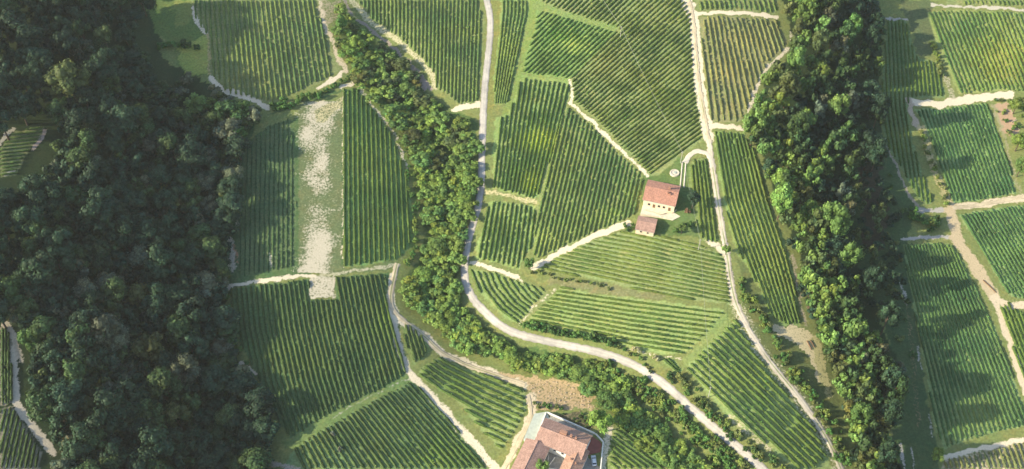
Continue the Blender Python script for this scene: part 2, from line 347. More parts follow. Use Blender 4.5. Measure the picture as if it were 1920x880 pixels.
# ------------------------------------------------------------------ ground sheet
def axis(lo, hi, step, far):
    a = np.arange(lo, hi + step, step); g = []
    s, x = step, hi + step
    while x < far: s *= 1.35; x += s; g.append(x)
    g2 = []; s, x = step, lo
    while x > -far: s *= 1.35; x -= s; g2.append(x)
    return np.concatenate([g2[::-1], a, g])
gx = axis(-300, 300, .72, 900); gy = axis(-125, 235, .72, 900)
X, Y = np.meshgrid(gx, gy); Z = H(X, Y)
W = np.stack([X.ravel(), Y.ravel(), Z.ravel()], 1)
nV = len(W); v = W - CAM; dz = np.maximum(v @ FW, 1.0)
PP = np.stack([960 + v[:, 0] / dz / TH * 960, 440 - (v @ UP) / dz / TH * 960], 1)
jx = (vnoise(W[:, 0], W[:, 1], 3.0, 3) - .5) * 9 + (vnoise(W[:, 0], W[:, 1], 1.3, 5) - .5) * 5
jy = (vnoise(W[:, 0], W[:, 1], 3.0, 7) - .5) * 9 + (vnoise(W[:, 0], W[:, 1], 1.3, 9) - .5) * 5
PJ = PP + np.stack([jx, jy], 1)
G = np.tile(np.array([.17, .205, .065]), (nV, 1)); S = np.zeros(nV); SC = np.tile(np.array(SOIL), (nV, 1))
def near(pts, m):
    p = np.array(pts, float)
    return np.where((PP[:, 0] > p[:, 0].min() - m) & (PP[:, 0] < p[:, 0].max() + m) & (PP[:, 1] > p[:, 1].min() - m) & (PP[:, 1] < p[:, 1].max() + m))[0]
def paint(poly, grass=None, soil=None, soilc=None, j=1.0):
    i = near(poly, 12); i = i[inpoly(PP[i] + (PJ[i] - PP[i]) * j, poly)]
    if grass is not None: G[i] = grass
    if soil is not None: S[i] = soil
    if soilc is not None: SC[i] = soilc
def line(pts, wd, soil=.85, soilc=SOIL, grass=None, j=.6):
    i = near(pts, wd + 12); d = pdist(PP[i] + (PJ[i] - PP[i]) * j, pts)
    f = 1 - smooth(wd * .35, wd * .75, d)
    S[i] = np.maximum(S[i], soil * f)
    k = i[f > .02]; SC[k] = soilc
    if grass is not None: G[i[d < wd]] = grass
# woods floor and rough ground
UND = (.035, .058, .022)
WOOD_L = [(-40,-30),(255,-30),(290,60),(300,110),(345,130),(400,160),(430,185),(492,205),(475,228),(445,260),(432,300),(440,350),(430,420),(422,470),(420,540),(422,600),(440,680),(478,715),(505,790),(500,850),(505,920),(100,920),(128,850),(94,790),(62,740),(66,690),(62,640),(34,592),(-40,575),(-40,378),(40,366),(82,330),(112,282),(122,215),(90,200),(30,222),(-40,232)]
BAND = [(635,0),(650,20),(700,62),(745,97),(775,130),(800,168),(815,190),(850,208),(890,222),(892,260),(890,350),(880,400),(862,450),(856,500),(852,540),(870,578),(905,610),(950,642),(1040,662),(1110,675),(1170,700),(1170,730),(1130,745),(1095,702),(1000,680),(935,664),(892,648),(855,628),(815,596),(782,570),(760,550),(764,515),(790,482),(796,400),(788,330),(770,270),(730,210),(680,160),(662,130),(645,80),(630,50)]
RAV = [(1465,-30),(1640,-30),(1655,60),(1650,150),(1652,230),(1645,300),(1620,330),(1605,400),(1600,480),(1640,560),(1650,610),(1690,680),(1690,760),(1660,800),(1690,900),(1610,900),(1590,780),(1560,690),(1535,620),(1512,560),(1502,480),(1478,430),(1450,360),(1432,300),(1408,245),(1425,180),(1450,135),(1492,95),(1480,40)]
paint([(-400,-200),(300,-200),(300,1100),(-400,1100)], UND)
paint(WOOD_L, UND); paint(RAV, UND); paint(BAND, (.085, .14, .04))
paint([(1600,250),(1650,250),(1690,330),(1720,390),(1700,450),(1720,620),(1740,760),(1770,900),(1660,900),(1690,700),(1640,560),(1600,480)], (.062, .105, .04))  # meadow beside the ravine, its shade put into a darker green
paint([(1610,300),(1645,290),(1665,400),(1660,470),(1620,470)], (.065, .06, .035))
line([(1700,560),(1712,680),(1722,800)], 9, .35, RED)
paint([(1685,0),(1745,0),(1755,60),(1745,108),(1722,108),(1710,60)], (.10, .13, .055), .06, (.20, .18, .11))
paint([(262,-20),(358,-20),(362,30),(388,62),(392,140),(360,145),(335,125),(330,90),(290,60)], (.11, .17, .045))
paint([(330,90),(388,66),(392,140),(345,140)], (.26,.31,.07)); paint([(325,0),(358,0),(362,40),(330,55)], (.17, .21, .055))
paint([(430,260),(520,205),(640,165),(645,505),(430,540)], (.075, .135, .048))
paint([(480,225),(560,195),(620,180),(642,170),(643,215),(560,225),(520,228),(470,262)], (.17, .21, .065), .15)
paint([(560,510),(645,500),(745,492),(742,508),(640,515)], (.12, .165, .06))
paint([(665,160),(690,150),(760,270),(782,340),(780,470),(760,480),(778,440),(775,340),(750,270)], (.14, .20, .05))
paint([(912,0),(945,0),(948,40),(934,150),(925,215),(912,215)], (.19, .21, .06)); paint([(985,0),(1012,0),(1005,60),(978,145),(955,215),(940,215),(962,160),(990,50)], (.18, .25, .065))
paint([(1170,690),(1290,690),(1300,745),(1430,860),(1400,880),(1280,760)], (.155, .175, .055))
paint([(1380,480),(1400,500),(1440,590),(1530,640),(1560,690),(1600,900),(1580,880),(1480,740),(1400,610)], (.12, .15, .05))
paint([(1205,330),(1290,300),(1310,445),(1260,445),(1200,430)], (.10, .155, .045))
paint([(1270,395),(1312,400),(1318,445),(1265,440)], (.11, .17, .055))
# vineyard alleys
for f in F: paint(f['poly'], f['grass'], f['soil'], f['soilc'], .35)
for cx_, cy_, ax_, ay_ in ((1010,262,30,22),(1020,240,12,30),(993,348,15,20),(1060,70,30,16),(1085,85,22,18),(1145,395,18,10)):
    paint([(cx_ + ax_ * math.cos(k_), cy_ + ay_ * math.sin(k_)) for k_ in np.linspace(0, 6.28, 14)], (.27, .36, .085), j=2.5)
paint([(1830,60),(1930,90),(1930,165),(1870,150),(1820,120)], (.27, .28, .075), .0, j=2.5)
line([(1005,10),(1060,28),(1150,53)], 6, 0, SOIL, (.18,.25,.075)); paint([(975,138),(1070,147),(1070,156),(975,147)], (.19, .28, .08))
paint([(765,700),(775,714),(690,757),(610,800),(545,845),(530,835),(615,775),(700,737)], (.12, .185, .06)); line([(775,706),(690,745),(620,785)], 3, .45, GREY)
paint([(1360,580),(1376,598),(1290,690),(1280,672)], (.20, .26, .08)); paint([(1022,542),(1048,545),(990,605),(975,607)], (.20, .24, .085))
paint([(1035,520),(1120,530),(1250,553),(1250,562),(1120,550),(1030,535)], (.19,.20,.085), .20, (.40,.34,.21))
# bare earth, tracks and headlands (soil with ragged edges)
line([(362,15),(372,45),(388,64)], 8, .75, PALE); line([(389,66),(393,142)], 4, .6, (.42,.33,.15)); line([(395,146),(418,172)], 9, .9, PALE); line([(418,172),(455,178),(482,190),(503,203)], 10, 1, PALE)
line([(595,165),(622,150),(648,133)], 7, .9, PALE); line([(648,132),(635,108),(624,80),(608,45),(600,0)], 10, .7, SOIL); paint([(600,0),(640,0),(632,40),(612,45)], None, .5, (.40,.33,.22))
line([(640,164),(668,152)], 7, .9, PALE); line([(668,156),(700,198),(738,250),(765,312)], 6, .6, PALE); line([(748,12),(700,-8)], 2, .2)
line([(660,0),(690,38),(735,68),(780,105),(812,140),(816,165)], 11, .62, (.50,.46,.28)); paint([(752,100),(790,140),(805,165),(795,172),(770,140)], None, .75, (.36,.29,.24))
line([(645,0),(668,38),(704,62),(752,103),(792,142),(808,168)], 6, .8, (.30,.25,.20)); line([(850,208),(870,200),(897,196)], 10, .95, PALE)
line([(430,536),(500,526),(560,517),(600,520)], 6, .95, PALE); line([(600,518),(660,508),(740,499)], 7, .62, (.45,.42,.28)); line([(430,540),(425,543)], 6, .9, PALE)
i = near([(545,190),(641,512)], 0); i = i[(PP[i, 0] < 642)]
d = pdist(PP[i] + (PJ[i] - PP[i]) * 1.5, [(606,200),(596,260),(592,330),(602,395),(592,445),(592,512)])
msk = .565 * (1 - smooth(6, 52, d)) + .50 * (vnoise(W[i, 0], W[i, 1], 11, 4) - .5) + .34 * (vnoise(W[i, 0], W[i, 1], 4.5, 14) - .5) + .10 * smooth(425, 450, PP[i, 1]) * (1 - smooth(26, 40, d))
S[i] = np.clip(np.maximum(S[i], msk + .04), 0, 1); SC[i] = WHITE; k_ = i[PP[i, 0] > 560]; G[k_] = (.13, .165, .07)
paint([(580,520),(629,518),(629,558),(580,560)], (.10,.13,.05), .66, WHITE, .3); line([(643,170),(643,500)], 3, .62, PALE)
line([(430,450),(436,480),(432,505)], 15, .70, WHITE); line([(440,462),(446,490)], 5, .5, (.40,.22,.12)); line([(506,475),(510,498)], 7, .52, WHITE); line([(432,300),(438,350),(445,420)], 9, .42, WHITE); paint([(590,212),(640,178),(642,200),(600,235)], None, .5, (.55,.48,.28))
line([(905,360),(925,362),(960,370),(1005,379)], 9, .62, (.55,.48,.26)); line([(1070,150),(1072,194)], 6, .8, PALE); line([(1070,194),(1110,228),(1160,278),(1216,331)], 7, .78, PALE)
line([(998,504),(1058,470),(1118,441),(1180,418)], 10, .98, PALE); line([(885,494),(930,504),(972,520)], 8, .9, PALE); line([(972,518),(985,535)], 6, .6, PALE); line([(975,608),(1002,575),(1040,545)], 8, .45, PALE)
line([(1305,27),(1345,23),(1400,25),(1456,33)], 7, .95, PALE); line([(1330,236),(1360,238),(1397,243)], 8, .95, PALE); line([(1478,92),(1440,125),(1418,165),(1404,210),(1396,242)], 8, .72, PALE)
line([(1285,-5),(1300,30),(1307,100),(1311,160),(1321,215),(1329,260)], 18, .95, PALE); line([(1484,60),(1478,92)], 5, .5, PALE)
line([(1325,450),(1345,462),(1358,478)], 9, .8, PALE); line([(1364,480),(1370,530),(1378,570)], 13, .6, PALE); line([(1382,575),(1420,650),(1490,735),(1545,815),(1575,880)], 26, .42, PALE)
line([(1485,480),(1500,560),(1512,612)], 8, .55, (.40,.33,.24)); paint([(1440,608),(1500,614),(1530,632),(1548,680),(1556,730),(1535,720),(1520,680),(1500,650),(1460,630)], None, .74, (.56,.47,.28)); line([(1530,640),(1555,740)], 16, .55, (.42,.38,.18))
paint([(1505,500),(1520,490),(1528,560),(1540,600),(1520,600)], None, .6, (.26,.17,.11))
line([(1703,190),(1760,196),(1805,188),(1850,182),(1895,178)], 13, .97, PALE); line([(1703,190),(1712,218),(1722,240)], 10, .8, (.45,.36,.26)); line([(1728,240),(1745,300),(1770,360),(1782,388)], 14, .55, (.50,.42,.22)); line([(1745,10),(1800,13),(1925,18)], 5, .85, (.50,.46,.36)); line([(1772,140),(1785,180)], 10, .5, (.45,.40,.28))
line([(1660,36),(1700,36)], 4, .8, GREY)
paint([(1856,198),(1888,190),(1902,215),(1912,262),(1890,262),(1872,225)], None, .85, (.42,.29,.19)); line([(1860,195),(1880,250),(1905,340),(1915,370)], 6, .55, (.30,.28,.16))
line([(1785,389),(1830,386),(1880,376),(1925,371)], 11, .98, SOIL); line([(1722,392),(1750,396),(1785,392)], 8, .8, GREY); line([(1690,449),(1735,446),(1782,443)], 6, .9, GREY); line([(1783,394),(1788,420),(1795,450),(1848,528),(1866,560)], 20, .85, (.50,.40,.25))
line([(1866,558),(1892,575),(1925,572)], 12, .9, SOIL); line([(1864,560),(1886,620),(1906,682),(1925,735)], 12, .9, SOIL); line([(1655,262),(1680,310),(1700,358),(1720,386)], 5, .85, (.30,.26,.20)); line([(1770,858),(1830,843),(1925,824)], 9, .95, PALE)
line([(1690,530),(1700,570)], 5, .6, GREY); line([(1720,650),(1728,690)], 5, .6, GREY); line([(1742,780),(1748,820)], 4, .55, GREY); line([(1688,835),(1698,885)], 6, .7, GREY); line([(1708,835),(1716,885)], 4, .7, GREY)
line([(12,608),(28,640),(26,690),(30,755),(60,800),(100,848)], 14, .95, (.62,.54,.41)); line([(-5,270),(28,240)], 7, .85, WHITE); line([(84,246),(64,280)], 8, .8, (.50,.38,.30)); line([(105,212),(125,204)], 7, .75, (.46,.38,.28)); line([(10,328),(28,320)], 6, .7, PALE); line([(28,640),(42,675)], 9, .7, (.46,.40,.30))
line([(448,680),(478,700)], 9, .8, PALE); line([(500,865),(560,882)], 10, .75, (.45,.38,.30))
line([(733,580),(745,640),(760,685),(775,706)], 13, .85, (.50,.45,.34)); line([(775,706),(800,735),(850,790),(900,845),(930,880)], 15, .80, PALE); paint([(868,790),(900,800),(925,850),(905,850)], (.18,.21,.07)); line([(738,520),(732,556),(742,596),(800,632),(830,662),(985,722)], 13, .75, PALE)
paint([(985,705),(1030,712),(1080,722),(1112,742),(1116,775),(1085,772),(1050,768),(1000,765),(990,745)], (.19,.19,.075), .60, (.47,.34,.20), 1.6); paint([(1040,778),(1085,775),(1112,790),(1110,808),(1090,810),(1050,790)], (.09,.09,.045), .35, (.30,.22,.15))
line([(940,700),(1000,712),(1090,722)], 8, .7, (.50,.37,.22)); line([(996,745),(998,770),(985,800),(945,880)], 14, .9, SOIL); line([(1142,800),(1130,880)], 14, .65, PALE)
line([(1180,655),(1230,668),(1280,672)], 5, .5, PALE); line([(1370,785),(1440,840)], 16, .45, SOIL); paint([(1240,385),(1262,300),(1285,300),(1280,350)], (.11,.17,.05))

m, n_ = X.shape
idx = np.arange(nV).reshape(m, n_)
Q = np.stack([idx[:-1, :-1], idx[:-1, 1:], idx[1:, 1:], idx[1:, :-1]], -1).reshape(-1, 4)
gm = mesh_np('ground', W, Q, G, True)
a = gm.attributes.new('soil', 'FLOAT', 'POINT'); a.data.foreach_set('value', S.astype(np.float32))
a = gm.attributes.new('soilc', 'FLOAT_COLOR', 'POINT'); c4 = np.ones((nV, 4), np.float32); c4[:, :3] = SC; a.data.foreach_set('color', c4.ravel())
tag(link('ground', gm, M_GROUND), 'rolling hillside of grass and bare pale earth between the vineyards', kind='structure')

# ------------------------------------------------------------------ morning haze
HZ_ = float(max(Z.max() + 30, CAM[2] + 12)); X1 = gx[-1] + 60; Y1 = gy[-1] + 60
hz = MB().box(-X1, X1, gy[0] - 60, Y1, float(Z.min()) - 1.0, HZ_).build('haze', None)
hm = bpy.data.materials.new('haze'); hm.use_nodes = True; hn = hm.node_tree; hn.nodes.remove(hn.nodes['Principled BSDF'])
pv = hn.nodes.new('ShaderNodeVolumePrincipled'); pv.inputs['Color'].default_value = (.92, .95, .95, 1); pv.inputs['Density'].default_value = .00006; pv.inputs['Anisotropy'].default_value = .15
hn.links.new(pv.outputs[0], hn.nodes['Material Output'].inputs['Volume']); hz.data.materials.append(hm)
tag(hz, 'thin pale morning haze over the hillside', kind='stuff')

# ------------------------------------------------------------------ roads
def resample(P, step):
    P = np.asarray(P, float); d = np.r_[0, np.cumsum(np.hypot(*np.diff(P[:, :2], axis=0).T))]
    k = max(2, int(d[-1] / step) + 1); t = np.linspace(0, d[-1], k)
    return np.stack([np.interp(t, d, P[:, j]) for j in range(P.shape[1])], 1)
def chaikin(P, n=3):
    P = np.asarray(P, float)
    for _ in range(n):
        q = np.empty((2 * len(P) - 2, P.shape[1])); q[0::2] = .75 * P[:-1] + .25 * P[1:]; q[1::2] = .25 * P[:-1] + .75 * P[1:]
        P = np.vstack([P[:1], q, P[-1:]])
    return P
WEAR = dict(asphalt_road=[.62, .92, 1.08, .93, 1.08, .92, .62], gravel_track=[.7, .95, 1.1, .9, 1.1, .95, .7], earth_track=[.75, .95, 1.1, .85, 1.1, .95, .75], driveway=[.9, 1, 1.03, 1, 1.03, 1, .9], wheel_track=[.9, 1, 1, 1, 1, 1, .9], dirt_lane=[.75, .95, 1.1, .85, 1.1, .95, .75], farm_lane=[.75, .95, 1.1, .95, 1.1, .95, .75], dirt_road=[.75, .95, 1.1, .9, 1.1, .95, .75])
def strip(name, pts, width, mat, lift, label, off=0.0, edge=.12):
    C = resample(chaikin(at(np.array(pts))[:, :2]), .9)
    T = np.gradient(C, axis=0); T /= np.linalg.norm(T, axis=1)[:, None]; N = np.stack([-T[:, 1], T[:, 0]], 1)
    C = C + N * off
    lat = np.linspace(-.5, .5, 7); V = []
    for k, l in enumerate(lat):
        e = rng.normal(0, edge, len(C)) if k in (0, 6) else 0
        p = C + N * (l * width + e if k in (0, 6) else l * width)[..., None] if k in (0, 6) else C + N * (l * width)
        z = H(p[:, 0], p[:, 1]) + lift - (.12 if k in (0, 6) else 0)
        V.append(np.c_[p, z])
    V = np.stack(V, 1); kN = len(C); ids = np.arange(kN * 7).reshape(kN, 7)
    q = np.stack([ids[:-1, :-1], ids[1:, :-1], ids[1:, 1:], ids[:-1, 1:]], -1).reshape(-1, 4)[:, ::-1]
    wear = np.array(WEAR[name])[None, :, None] * (.85 + .3 * vnoise(C[:, 0], C[:, 1], 6, 15))[:, None, None] * np.array([[[1.0, 1.0, 1.0]]])
    if name in ('gravel_track', 'earth_track', 'dirt_lane'):
        gr = smooth(.35, .7, vnoise(C[:, 0], C[:, 1], 9, 16)); wear[:, 3] = wear[:, 3] * (1 - gr[:, None] * (1 - np.array([[.45, .62, .30]])))
    return tag(link(name, mesh_np(name, V.reshape(-1, 3), q, wear.reshape(-1, 3), True), mat), label, kind='structure')
ROAD = [(905,-25),(914,5),(920,35),(919,70),(914,115),(909,165),(906,215),(905,255),(903,292),(903,327),(902,355),(895,395),(885,425),(875,465),(870,505),(873,535),(887,562),(912,588),(934,608),(960,624),(1010,637),(1060,647),(1110,657),(1150,669),(1185,682),(1212,697),(1250,724),(1292,762),(1345,807),(1382,837),(1420,870),(1450,897)]
strip('asphalt_road', ROAD, 3.1, M_ROAD, .16, 'narrow pale grey asphalt road winding from top centre down to the bottom right')
TRK = [(1284,-25),(1299,25),(1305,90),(1310,155),(1320,215),(1329,262),(1334,300),(1341,345),(1348,392),(1356,440),(1364,482),(1369,525),(1379,570),(1397,607),(1426,655),(1452,690),(1490,735),(1520,775),(1549,820),(1570,862),(1584,900)]
strip('gravel_track', TRK[5:], 2.5, M_GRAVEL, .15, 'pale gravel farm track running down right of the farmhouse', edge=.2)
strip('earth_track', TRK[:6], 1.9, M_DIRT, .13, 'pale earth track between the big diagonal vineyard and the tan vineyard', edge=.28)
strip('driveway', [(1336,315),(1333,298),(1326,288),(1314,284),(1302,285),(1291,293),(1284,306)], 2.2, M_CONC, .22, 'curved pale concrete driveway looping to the farmhouse')
for k, sx in enumerate((-.75, .75)):
    strip('wheel_track', [(1283,303),(1281,325),(1279,352)], .55, M_CONC, .18, 'pale concrete wheel strip of the farmhouse driveway', off=sx, edge=.03)
strip('dirt_lane', [(745,494),(739,520),(731,555),(736,582),(760,604),(800,634),(820,656),(850,674),(900,694),(985,722)], 2.3, M_DIRT, .12, 'pale dirt lane curving below the wooded band', edge=.25)
strip('farm_lane', [(990,742),(997,776),(984,812),(955,860),(938,893)], 1.9, M_DIRT, .13, 'beige dirt lane beside the lower farm buildings', edge=.25)
strip('dirt_road', [(1786,390),(1830,386),(1880,376),(1940,366)], 1.8, M_DIRT, .12, 'straight beige dirt road at the right edge', edge=.22)

# ------------------------------------------------------------------ vine rows
def row_mesh(P, f, r):
    """P: world points along the row"""
    C = resample(P[:, :2], .85)
    T = np.gradient(C, axis=0); T /= np.maximum(np.linalg.norm(T, axis=1), 1e-6)[:, None]; N = np.stack([-T[:, 1], T[:, 0]], 1)
    z = H(C[:, 0], C[:, 1]); k = len(C)
    vig = .60 + .50 * vnoise(C[:, 0] + 50, C[:, 1], 7, 6) + .28 * vnoise(C[:, 0] + 9, C[:, 1], 2.2, 12) + rng.normal(0, .08, k)
    gap = rng.random(k) < f['gap'] * .7; vig = np.where(gap, .3, vig); vig[0] *= .6; vig[-1] *= .6
    h = f['h'] * np.clip(vig, .25, 1.3); w = f['w'] * np.clip(vig, .45, 1.25)
    prof = [(-.85, .05), (-1.12, .55), (-.5, 1.0), (.5, .97), (1.12, .52), (.85, .05)]
    V = np.zeros((k, 6, 3))
    for j, (a_, b_) in enumerate(prof):
        lat = w * a_ + rng.normal(0, .07, k); V[:, j, :2] = C + N * lat[:, None] + T * rng.normal(0, .12, k)[:, None]
        V[:, j, 2] = z + h * b_ + (rng.normal(0, .08, k) if 0 < j < 5 else 0)
    ids = np.arange(k * 6).reshape(k, 6)
    q = np.stack([ids[:-1, :-1], ids[:-1, 1:], ids[1:, 1:], ids[1:, :-1]], -1).reshape(-1, 4)
    base = np.array(f['vine'])
    patch = vnoise(C[:, 0], C[:, 1], 11, 8)
    cc = base[None] * (.8 + .45 * vnoise(C[:, 0], C[:, 1], 4, 9))[:, None]
    px_ = project(np.c_[C, z])
    for (qx, qy, ax, ay, mul) in PATCH:
        g = np.exp(-(((px_[:, 0] - qx) / ax) ** 2 + ((px_[:, 1] - qy) / ay) ** 2) * 1.2)[:, None]; cc = cc * (1 + g * (np.array(mul) - 1))
    cc = cc * (1 + (patch - .5)[:, None] * np.array([.7, .4, .2])[None])
    cv = np.repeat(cc, 6, 0) * rng.uniform(.8, 1.2, (k * 6, 1))
    # leaves standing proud of the hedge
    nl = 3; L = k * nl; o = np.repeat(np.arange(k), nl)
    side = rng.uniform(-1.15, 1.15, L); ht = 1.02 - .45 * np.abs(side) ** 2 + rng.normal(0, .07, L)
    c = np.zeros((L, 3)); c[:, :2] = C[o] + N[o] * (side * w[o])[:, None] + T[o] * rng.uniform(-.45, .45, L)[:, None]; c[:, 2] = z[o] + h[o] * ht
    s = rng.uniform(.12, .27, L)[:, None]
    u = rng.normal(0, 1, (L, 3)); u[:, 2] *= .5; u /= np.linalg.norm(u, axis=1)[:, None]
    t = rng.normal(0, 1, (L, 3)); t -= (t * u).sum(1)[:, None] * u; t /= np.linalg.norm(t, axis=1)[:, None]
    LV = np.stack([c - u * s - t * s * .8, c + u * s - t * s * .8, c + u * s + t * s * .8, c - u * s + t * s * .8], 1).reshape(-1, 3)
    lq = (np.arange(L * 4).reshape(L, 4)) + k * 6
    lc = np.repeat(cc[o] * rng.uniform(.75, 1.55, (L, 1)) * (1 + rng.normal(0, .12, (L, 3))), 4, 0)
    return np.vstack([V.reshape(-1, 3), LV]), np.vstack([q, lq]), np.clip(np.vstack([cv, lc]), .004, 1)
PATCH = [(1010,262,32,26,(2.5,2.0,1.1)),(995,345,16,22,(2.5,2.0,1.1)),(1225,165,40,30,(1.2,1.15,1)),(1885,105,50,65,(1.9,1.5,1.0)),(1835,765,40,35,(1.8,1.3,1.2)),(725,590,14,45,(1.5,1.5,1)),(830,850,75,50,(1.5,1.5,1)),
         (1045,70,40,30,(1.25,1.3,1.0)),(1150,120,50,30,(1.35,1.0,.9)),(1060,400,50,40,(1.2,1.15,1.1)),(470,150,60,40,(1.3,1.05,1.1)),(1360,130,30,50,(1.25,1.1,1.0)),(1020,450,25,30,(1.6,1.4,1.3))]
rows = []
for fi, f in enumerate(F):
    A = resample(f['A'], 4.0); B = resample(f['B'], 4.0); K = 160
    A = np.stack([np.interp(np.linspace(0, 1, K), np.linspace(0, 1, len(A)), A[:, j]) for j in (0, 1)], 1)
    B = np.stack([np.interp(np.linspace(0, 1, K), np.linspace(0, 1, len(B)), B[:, j]) for j in (0, 1)], 1)
    for r in range(f['n']):
        t = (r + .5) / f['n']; P = A * (1 - t) + B * t
        P = resample(P, 2.0)
        ins = inpoly(P, f['poly'])
        st = np.where(np.diff(np.r_[False, ins, False].astype(int)))[0]
        for s0, s1 in zip(st[0::2], st[1::2]):
            if s1 - s0 < 5: continue
            s0_ = s0 + random.choice((0, 0, 1)); s1_ = s1 - random.choice((0, 0, 1))
            Pq = P[s0_:s1_]
            rows.append((float(np.hypot(*(Pq[-1] - Pq[0]))), fi, Pq, r))
rows.sort(key=lambda r: -r[0])
rv, rq, rc, base_i = [], [], [], 0
NAMES = ['olive vineyard above the upper left hedge','vineyard left of the upper asphalt road','narrow strip right of the upper asphalt road','bright diagonal vineyard below the grass track','big diagonal vineyard above the farmhouse','green vineyard right of the middle asphalt road',
 'olive fan vineyard left of the farmhouse','small square vineyard inside the road bend','curved vineyard hugging the road bend','grassy level vineyard above the lower road','level vineyard directly below the farmhouse','long triangular vineyard beside the lower road','long strip between gravel track and ravine',
 'small vineyard inside the driveway loop','tan vineyard at the upper ravine edge','top edge strip above the tan vineyard','upright vineyard right of the whitish bare strip','fallow vineyard left of the whitish bare strip','big dark vineyard beside the left wood','fanning vineyard at the bottom left of centre',
 'terraced vineyard left of the lower farm','little triangle vineyard between forking tracks','small vineyard right of the lower farm','pair of short rows above the road bend','sunny vineyard at the upper right corner','strip along the upper right edge','shaded vineyard on the right ravine bank','neat striped vineyard above the dirt crossroads',
 'steep right edge vineyard below the crossroads','small corner vineyard under the dirt fork','half shaded vineyard at the lower right','tan dry vineyard at the bottom right','tiny hillside vineyard at the left edge','upper grey vineyard at the bottom left','lower grey vineyard at the bottom left']
assert len(NAMES) == len(F)
ONES = 'zeroth first second third fourth fifth sixth seventh eighth ninth tenth eleventh twelfth thirteenth fourteenth fifteenth sixteenth seventeenth eighteenth nineteenth'.split()
def ordinal(n):
    if n < 20: return ONES[n]
    t, o_ = divmod(n, 10); tens = 'x x twenty thirty forty fifty sixty seventy eighty ninety'.split()[t] if t < 10 else 'hundred'
    return (tens[:-1] + 'ieth') if o_ == 0 else tens + '-' + ONES[o_]
def row_label(fi, r, Pq):
    rs = sorted({q[3] for q in rows if q[1] == fi}); i = rs.index(r); same = [q[2] for q in rows if q[1] == fi and q[3] == r]
    A, B = np.array(F[fi]['A'], float), np.array(F[fi]['B'], float); d = B.mean(0) - A.mean(0)
    ends = ('upper left', 'lower right') if fi in (3, 4) else (('left', 'right') if abs(d[0]) > abs(d[1]) else ('top', 'bottom'))
    n, e = (i + 1, ends[0]) if i < len(rs) / 2 else (len(rs) - i, ends[1])
    base = (ordinal(n) + ' ' if n > 1 else 'outermost ') + 'vine row from the ' + e + ' in the ' + NAMES[fi]
    if n == 1: base = 'outermost vine row at the ' + e + ' in the ' + NAMES[fi]
    if len(same) > 1:
        j = sorted(range(len(same)), key=lambda k_: same[k_].mean(0)[1]).index([id(x) for x in same].index(id(Pq)))
        base = ('upper half of ' if j == 0 else 'lower half of ' if j == len(same) - 1 else 'middle of ') + base.replace(' the ', ' ').replace(' vine row', ' row').replace('outermost row at', 'end row at')
    return base
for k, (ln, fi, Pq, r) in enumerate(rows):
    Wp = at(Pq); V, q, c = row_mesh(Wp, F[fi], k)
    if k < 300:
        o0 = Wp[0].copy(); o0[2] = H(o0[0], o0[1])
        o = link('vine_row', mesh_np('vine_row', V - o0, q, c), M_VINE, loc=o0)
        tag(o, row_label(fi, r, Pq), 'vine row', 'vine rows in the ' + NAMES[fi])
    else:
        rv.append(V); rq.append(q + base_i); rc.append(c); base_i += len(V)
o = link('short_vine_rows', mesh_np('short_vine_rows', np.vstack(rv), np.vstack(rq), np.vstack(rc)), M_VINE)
tag(o, 'shorter trellised vine rows that fill the remaining corners of the vineyards', 'vine rows', kind='stuff')
print('rows', len(rows)); print('tris', sum(len(q_) for q_ in rq) * 2)

